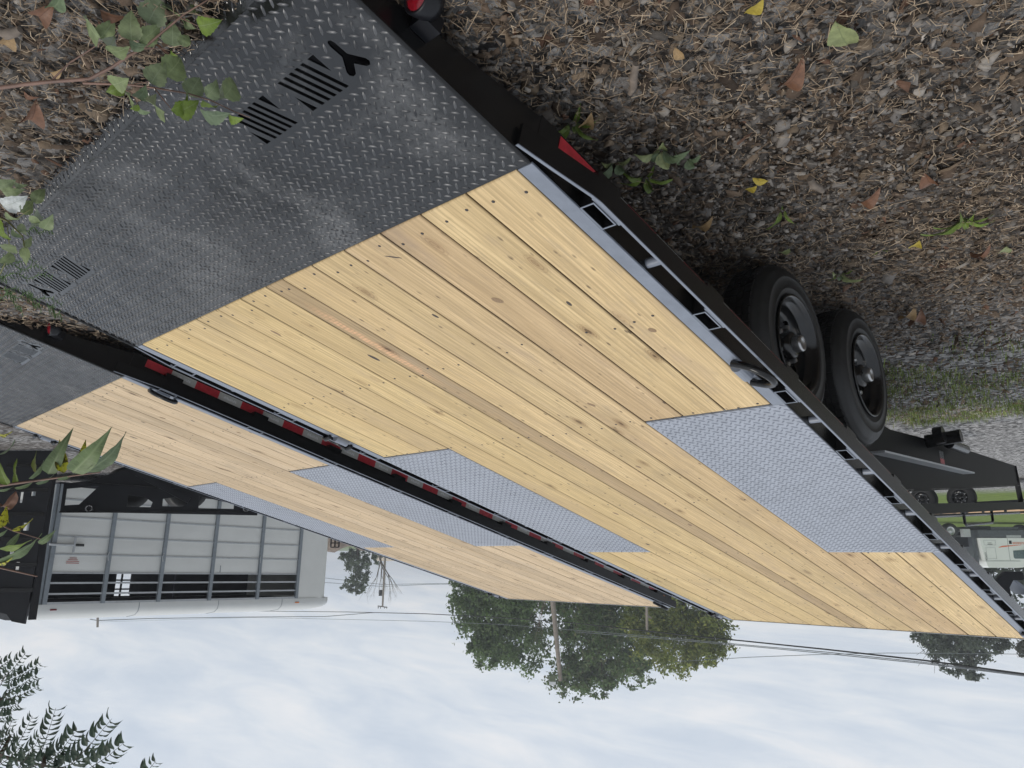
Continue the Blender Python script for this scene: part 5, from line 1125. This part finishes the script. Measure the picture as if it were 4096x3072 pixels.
BRG = [(0.16, 0.17, 0.085), (0.13, 0.18, 0.075)]
YLG = [(0.21, 0.24, 0.06), (0.19, 0.225, 0.065), (0.25, 0.26, 0.065), (0.16, 0.20, 0.06)]
q = 66/FPX
tree('maple_tree', 'dark green maple rising behind the second trailer front, left half of the clump', base_at(1990, 66), [lobe(1960, 2440, 66, 2.9, 2.7), lobe(2050, 2560, 66, 3.2, 2.4), lobe(1890, 2360, 66, 1.9, 1.6), lobe(2060, 2380, 65, 3.2, 2.0), lobe(1945, 2600, 66, 1.7, 1.5)], 19000, 0.18, DKG, 4, 0.32)
tree('oak_tree', 'tallest dark oak behind the leaning floodlight pole', base_at(2350, 68), [lobe(2330, 2440, 68, 3.6, 2.6), lobe(2420, 2600, 68, 3.6, 2.6), lobe(2290, 2700, 68, 2.2, 1.7), lobe(2530, 2660, 68, 2.0, 1.6), lobe(2460, 2450, 67, 3.2, 2.4), lobe(2380, 2720, 68, 1.8, 1.3)], 23000, 0.18, DKG+BRG, 8, 0.34)
tree('ash_tree', 'yellow-green tree between the two trailer fronts', base_at(2730, 62), [lobe(2760, 2420, 62, 3.2, 2.4), lobe(2690, 2560, 62, 2.9, 2.3), lobe(2840, 2540, 62, 1.7, 2.0), lobe(2600, 2480, 62, 2.2, 2.0), lobe(2800, 2620, 62, 1.6, 1.1)], 20000, 0.155, YLG, 15, 0.26)
tree('round_tree', 'separate round dark tree peeking over the near deck edge', base_at(3830, 60), [lobe(3830, 2560, 60, 2.7, 1.7), lobe(3850, 2640, 60, 1.9, 1.2), lobe(3740, 2540, 60, 1.7, 1.0), lobe(3930, 2560, 60, 1.8, 1.2), lobe(3860, 2690, 60, 0.8, 0.6)], 9500, 0.14, [(0.11, 0.13, 0.095), (0.125, 0.145, 0.105), (0.095, 0.115, 0.085)], 23, 0.22)
tree('corner_tree', 'pale thin tree just entering at the picture corner', base_at(4140, 66), [lobe(4140, 2560, 66, 1.6, 1.3), lobe(4110, 2600, 66, 0.9, 0.7)], 2600, 0.15, [(0.08, 0.085, 0.06), (0.09, 0.09, 0.06)], 29, 0.15)
tree('pine_tree', 'small ragged evergreen beside the livestock trailer nose', base_at(1430, 92), [lobe(1425, 2240, 92, 1.9, 1.3), lobe(1440, 2320, 92, 1.5, 1.2), lobe(1490, 2230, 92, 1.0, 0.8), lobe(1385, 2220, 92, 1.0, 0.7), lobe(1415, 2350, 92, 1.5, 0.7)], 6000, 0.15, [(0.12, 0.155, 0.11), (0.14, 0.175, 0.12), (0.16, 0.19, 0.135)], 35, 0.2)
# bare dead trees
def bare(name, label, base, ln, r0, depth, seed, d0=(0, 0, 1), spread=0.45, mat=None):
    r = empty(name, base); tag(r, label, 'tree', 'trees behind the trailers'); m_ = MB(); branches(m_, Vector(base), Vector(d0).normalized(), ln, r0, depth, random.Random(seed), [], spread, 0.25, 0.12); m_.build('branches', mat or BARK, r, Matrix.Translation(-Vector(base)))
DEADW = plain('bare_grey_wood', (0.13, 0.115, 0.10), 0.9, var=0.3)
bare('dead_tree', 'bare dead tree beside the pole with transformer', base_at(1505, 88), 2.9, 0.24, 5, 3, (-0.03, 0.02, 1), 0.42, DEADW)
bare('leafless_tree', 'leafless reddish tree in front of the leaning pole', base_at(2170, 60), 3.5, 0.11, 5, 12, (0.05, 0.05, 1), 0.5, plain('reddish_twigs', (0.15, 0.105, 0.09), 0.9))
POLE = plain('weathered_pole', (0.24, 0.205, 0.175), 0.85, var=0.25, scale=3, bump=0.3)
def pole(label, px, d, top_py, r, extras, lean_px=0, bottom_px=None):
    b = base_at(bottom_px or px, d); t = at(px+lean_px, top_py, d); o = empty('utility_pole', b); tag(o, label, 'pole', 'utility poles in the background'); inv = Matrix.Translation(-b)
    MB().tube([b, b.lerp(t, 0.5), t], [r*1.25, r*1.1, r*0.85], 10).build('shaft', POLE, o, inv); extras(o, inv, t, d); return t
def ex_flood(o, inv, t, d):
    m_ = MB(); s_ = d/FPX; a = t+CR*(-2*s_)*-1; m_.bar(t+CR*18*s_*-1*-1+CU*6*s_*0, t+CR*-2*s_, 0.05, 0.05); m_.build('bracket', DEADW, o, inv)
    h = t+CR*22*s_+Vector((0, 0, 0.0)); Mx = Matrix.Translation(h+CR*10*s_) @ Matrix.Rotation(0.9, 4, 'Z') @ Matrix.Rotation(0.5, 4, 'Y'); MB().box((-0.28, -0.2, -0.12), (0.28, 0.2, 0.12), m=Mx).build('flood_lamp', ALU2, o, inv)
def ex_none(o, inv, t, d): pass
def ex_cross(o, inv, t, d):
    s_ = d/FPX; m_ = MB().bar(t+CR*19*s_+Vector((0, 0, -0.15)), t-CR*19*s_+Vector((0, 0, 0.05)), 0.12, 0.14); m_.build('cross_arm', DEADW, o, inv)
    for k_ in (-17, -8, 8, 17): MB().tube([t+CR*k_*s_+Vector((0, 0, -0.05)), t+CR*k_*s_+Vector((0, 0, 0.22))], 0.06, 6).build('insulator', TRK_G, o, inv)
    c_ = t+CR*10*s_+Vector((0, 0, -1.6)); MB().tube([c_, c_+Vector((0, 0, -0.85))], 0.26, 12).build('transformer', MATTE, o, inv)
def ex_arm(o, inv, t, d):
    s_ = d/FPX; a = t+Vector((0, 0, -0.9)); MB().bar(a+CR*6*s_+Vector((0, 0, -0.2)), a-CR*20*s_+Vector((0, 0, 0.12)), 0.1, 0.12).build('cross_arm', POLE, o, inv)
pole('leaning grey pole with floodlight before the trees', 2222, 46, 2722, 0.15, ex_flood, 20, 2180)
pole('short pale pole with cross arm before the yellow-green tree', 2588, 52, 2520, 0.11, ex_arm)
pole('distant pole with transformer and cross arm', 1530, 110, 2428, 0.15, ex_cross, 0, 1542)
pole('pole tip showing above the livestock trailer roof', 390, 75, 2508, 0.13, ex_none)
CABLE = plain('black_cable', (0.012, 0.012, 0.013), 0.6); WIRE = plain('grey_wire', (0.16, 0.175, 0.19), 0.6)
def wire(label, pts, r, mat):
    P_ = [at(*p) for p in pts]; o = MB().tube(P_, r, 6).build('power_line', mat); tag(o, label, 'wire', 'overhead wires')
wire('thick black cable crossing the sky over the trees', [(4600, 2770, 21), (4096, 2696, 24), (3700, 2642, 27), (3300, 2597, 31), (2996, 2566, 34.5), (2700, 2536, 38.5), (2300, 2492, 46), (2000, 2470, 53), (1700, 2455, 62), (1400, 2448, 74), (1000, 2444, 95), (600, 2444, 120)], 0.033, CABLE)
wire('upper thin wire running beside the thick cable', [(4600, 2778, 21), (4096, 2701, 24), (3700, 2650, 27), (3300, 2608, 31), (2996, 2581, 34.5), (2700, 2553, 38.5), (2300, 2520, 46), (2000, 2497, 53), (1700, 2485, 62), (1400, 2478, 74), (1000, 2470, 95), (390, 2488, 120)], 0.018, WIRE)
wire('outermost thin wire of the bundle', [(4600, 2783, 21), (4096, 2704, 24), (3700, 2655, 27), (3300, 2614, 31), (2996, 2585, 34.5), (2700, 2559, 38.5), (2300, 2527, 46)], 0.018, WIRE)
wire('lone slanting wire crossing the bundle', [(4300, 2617, 55), (4096, 2617, 55), (3900, 2614, 55), (3550, 2612, 55), (3250, 2619, 55), (2996, 2629, 55), (2850, 2638, 55), (2700, 2646, 55)], 0.022, WIRE)
wire('low distant wire running behind the dead tree', [(1080, 2318, 100), (1300, 2312, 105), (1530, 2338, 110), (1700, 2335, 112), (1900, 2332, 115)], 0.035, WIRE)
wire('second low distant wire just above the first', [(1080, 2328, 100), (1300, 2330, 105), (1530, 2346, 110), (1700, 2338, 112), (1900, 2335, 115)], 0.035, WIRE)
wire('sagging wire from the livestock trailer pole tip', [(360, 2477, 75), (390, 2482, 75), (600, 2474, 80), (1000, 2468, 88), (1300, 2466, 92), (1500, 2450, 100)], 0.04, WIRE)
# hedge behind the lorry, distant shed, brown bank, rack
lob = [(at(3700+90*k, 2200+rl.uniform(-10, 40), 62+rl.uniform(-3, 3)), Vector((2.6, 2.6, rl.uniform(3.0, 4.4)))) for k in range(11)]
hd = empty('hedgerow', base_at(4000, 62)); tag(hd, 'dark overgrown hedgerow behind the white lorry', 'hedge'); bpy.context.view_layer.update()
link('foliage', crown_mesh('foliage', lob, 15000, 0.24, [(0.05, 0.07, 0.042), (0.062, 0.082, 0.05), (0.08, 0.092, 0.062)], 51), hd, hd.matrix_world.inverted())
m_ = MB()
for k in range(8):
    p = base_at(3720+80*k, 62+k % 3); m_.tube([p, p+Vector((0.1, 0, 2.0)), p+Vector((0.0, 0.2, 4.0))], [0.12, 0.09, 0.04], 6)
m_.build('stems', BARK, hd, hd.matrix_world.inverted())
BANKM = plain('brown_bank', (0.17, 0.13, 0.10), 0.95, var=0.4, scale=0.8, bump=0.6)
a, b = base_at(900, 78), base_at(1560, 84); dd = (b-a).normalized(); nn = Vector((dd.y, -dd.x, 0)); nn = nn if nn.dot(_f) > 0 else -nn
V_ = []; 
for i in range(25):
    p = a.lerp(b, i/24); hgt = 2.1+0.35*math.sin(i*1.3)-0.03*i+rl.uniform(-.1, .1)
    V_ += [tuple(p), tuple(p+nn*1.2+Vector((0, 0, hgt*0.8))), tuple(p+nn*2.6+Vector((0, 0, hgt))), tuple(p+nn*9+Vector((0, 0, -0.2)))]
MB().add(V_, [(4*i+j, 4*i+j+1, 4*i+5+j, 4*i+4+j) for i in range(24) for j in range(3)], smooth=True).build('earth_bank', BANKM); tag(bpy.data.objects['earth_bank'], kind='structure')
def shed():
    a, b = at(1500, 2206, 120), at(1640, 2206, 120); d = (b-a); d.z = 0; ln = d.length; d.normalize(); n_ = Vector((d.y, -d.x, 0)); n_ = n_ if n_.dot(_f) > 0 else -n_; z0 = gz(a.x, a.y)
    M = Matrix(((d.x, n_.x, 0, a.x), (d.y, n_.y, 0, a.y), (0, 0, 1, z0), (0, 0, 0, 1))); r = empty('shed', mat=M); tag(r, 'distant pale shed with low roof seen past the dead tree', 'shed')
    H = at(1550, 2222, 120).z-z0; MB().box((0, 0, 0), (ln, 6, H)).build('wall', plain('pale_shed_wall', (0.5, 0.48, 0.45), 0.8), r)
    MB().add([(-0.4, -0.4, H), (ln+0.4, -0.4, H), (ln+0.4, 3, H+0.9), (-0.4, 3, H+0.9), (ln+0.4, 6.4, H), (-0.4, 6.4, H)], [(0, 1, 2, 3), (3, 2, 4, 5)]).build('roof', plain('tan_shed_roof', (0.45, 0.39, 0.31), 0.7), r)
    for k in range(2): MB().box((0.8+2.2*k, -0.05, 0.0), (2.2+2.2*k, -0.01, 2.2)).build('door', TRK_G, r)
shed()
rk = empty('window_rack', base_at(1343, 19)); tag(rk, 'small black steel grid beside the livestock trailer nose', 'rack'); bpy.context.view_layer.update(); m_ = MB(); s_ = 19/FPX
c0 = at(1325, 2155, 19); 
for k in range(3):
    m_.bar(c0-CR*(16*k)*s_, c0-CR*(16*k)*s_+Vector((0, 0, 33*s_)), 0.025, 0.025, up=(0, 1, 0)); m_.bar(c0+Vector((0, 0, 16.5*k*s_)), c0-CR*32*s_+Vector((0, 0, 16.5*k*s_)), 0.025, 0.025)
m_.build('grid', MATTE, rk, rk.matrix_world.inverted()); MB().bar(rk.location, c0-CR*16*s_, 0.06, 0.06, up=(0, 1, 0)).build('post', MATTE, rk, rk.matrix_world.inverted())

# ------------------------------------------------------------------ thin haze, added to lift the dark tones of far things
hz_ = MB().box((-720, -720, -2.9), (720, 720, 18.5)).build('haze', bpy.data.materials.new('haze_lift')); tag(hz_, kind='stuff')
hm = hz_.data.materials[0]; hm.use_nodes = True; hm.node_tree.nodes.clear(); ho_ = hm.node_tree.nodes.new('ShaderNodeOutputMaterial'); hv = hm.node_tree.nodes.new('ShaderNodeVolumePrincipled')
hv.inputs['Color'].default_value = (0.93, 0.96, 1.0, 1); hv.inputs['Density'].default_value = 0.0014; hv.inputs['Anisotropy'].default_value = 0.2
hm.node_tree.links.new(hv.outputs[0], ho_.inputs['Volume'])
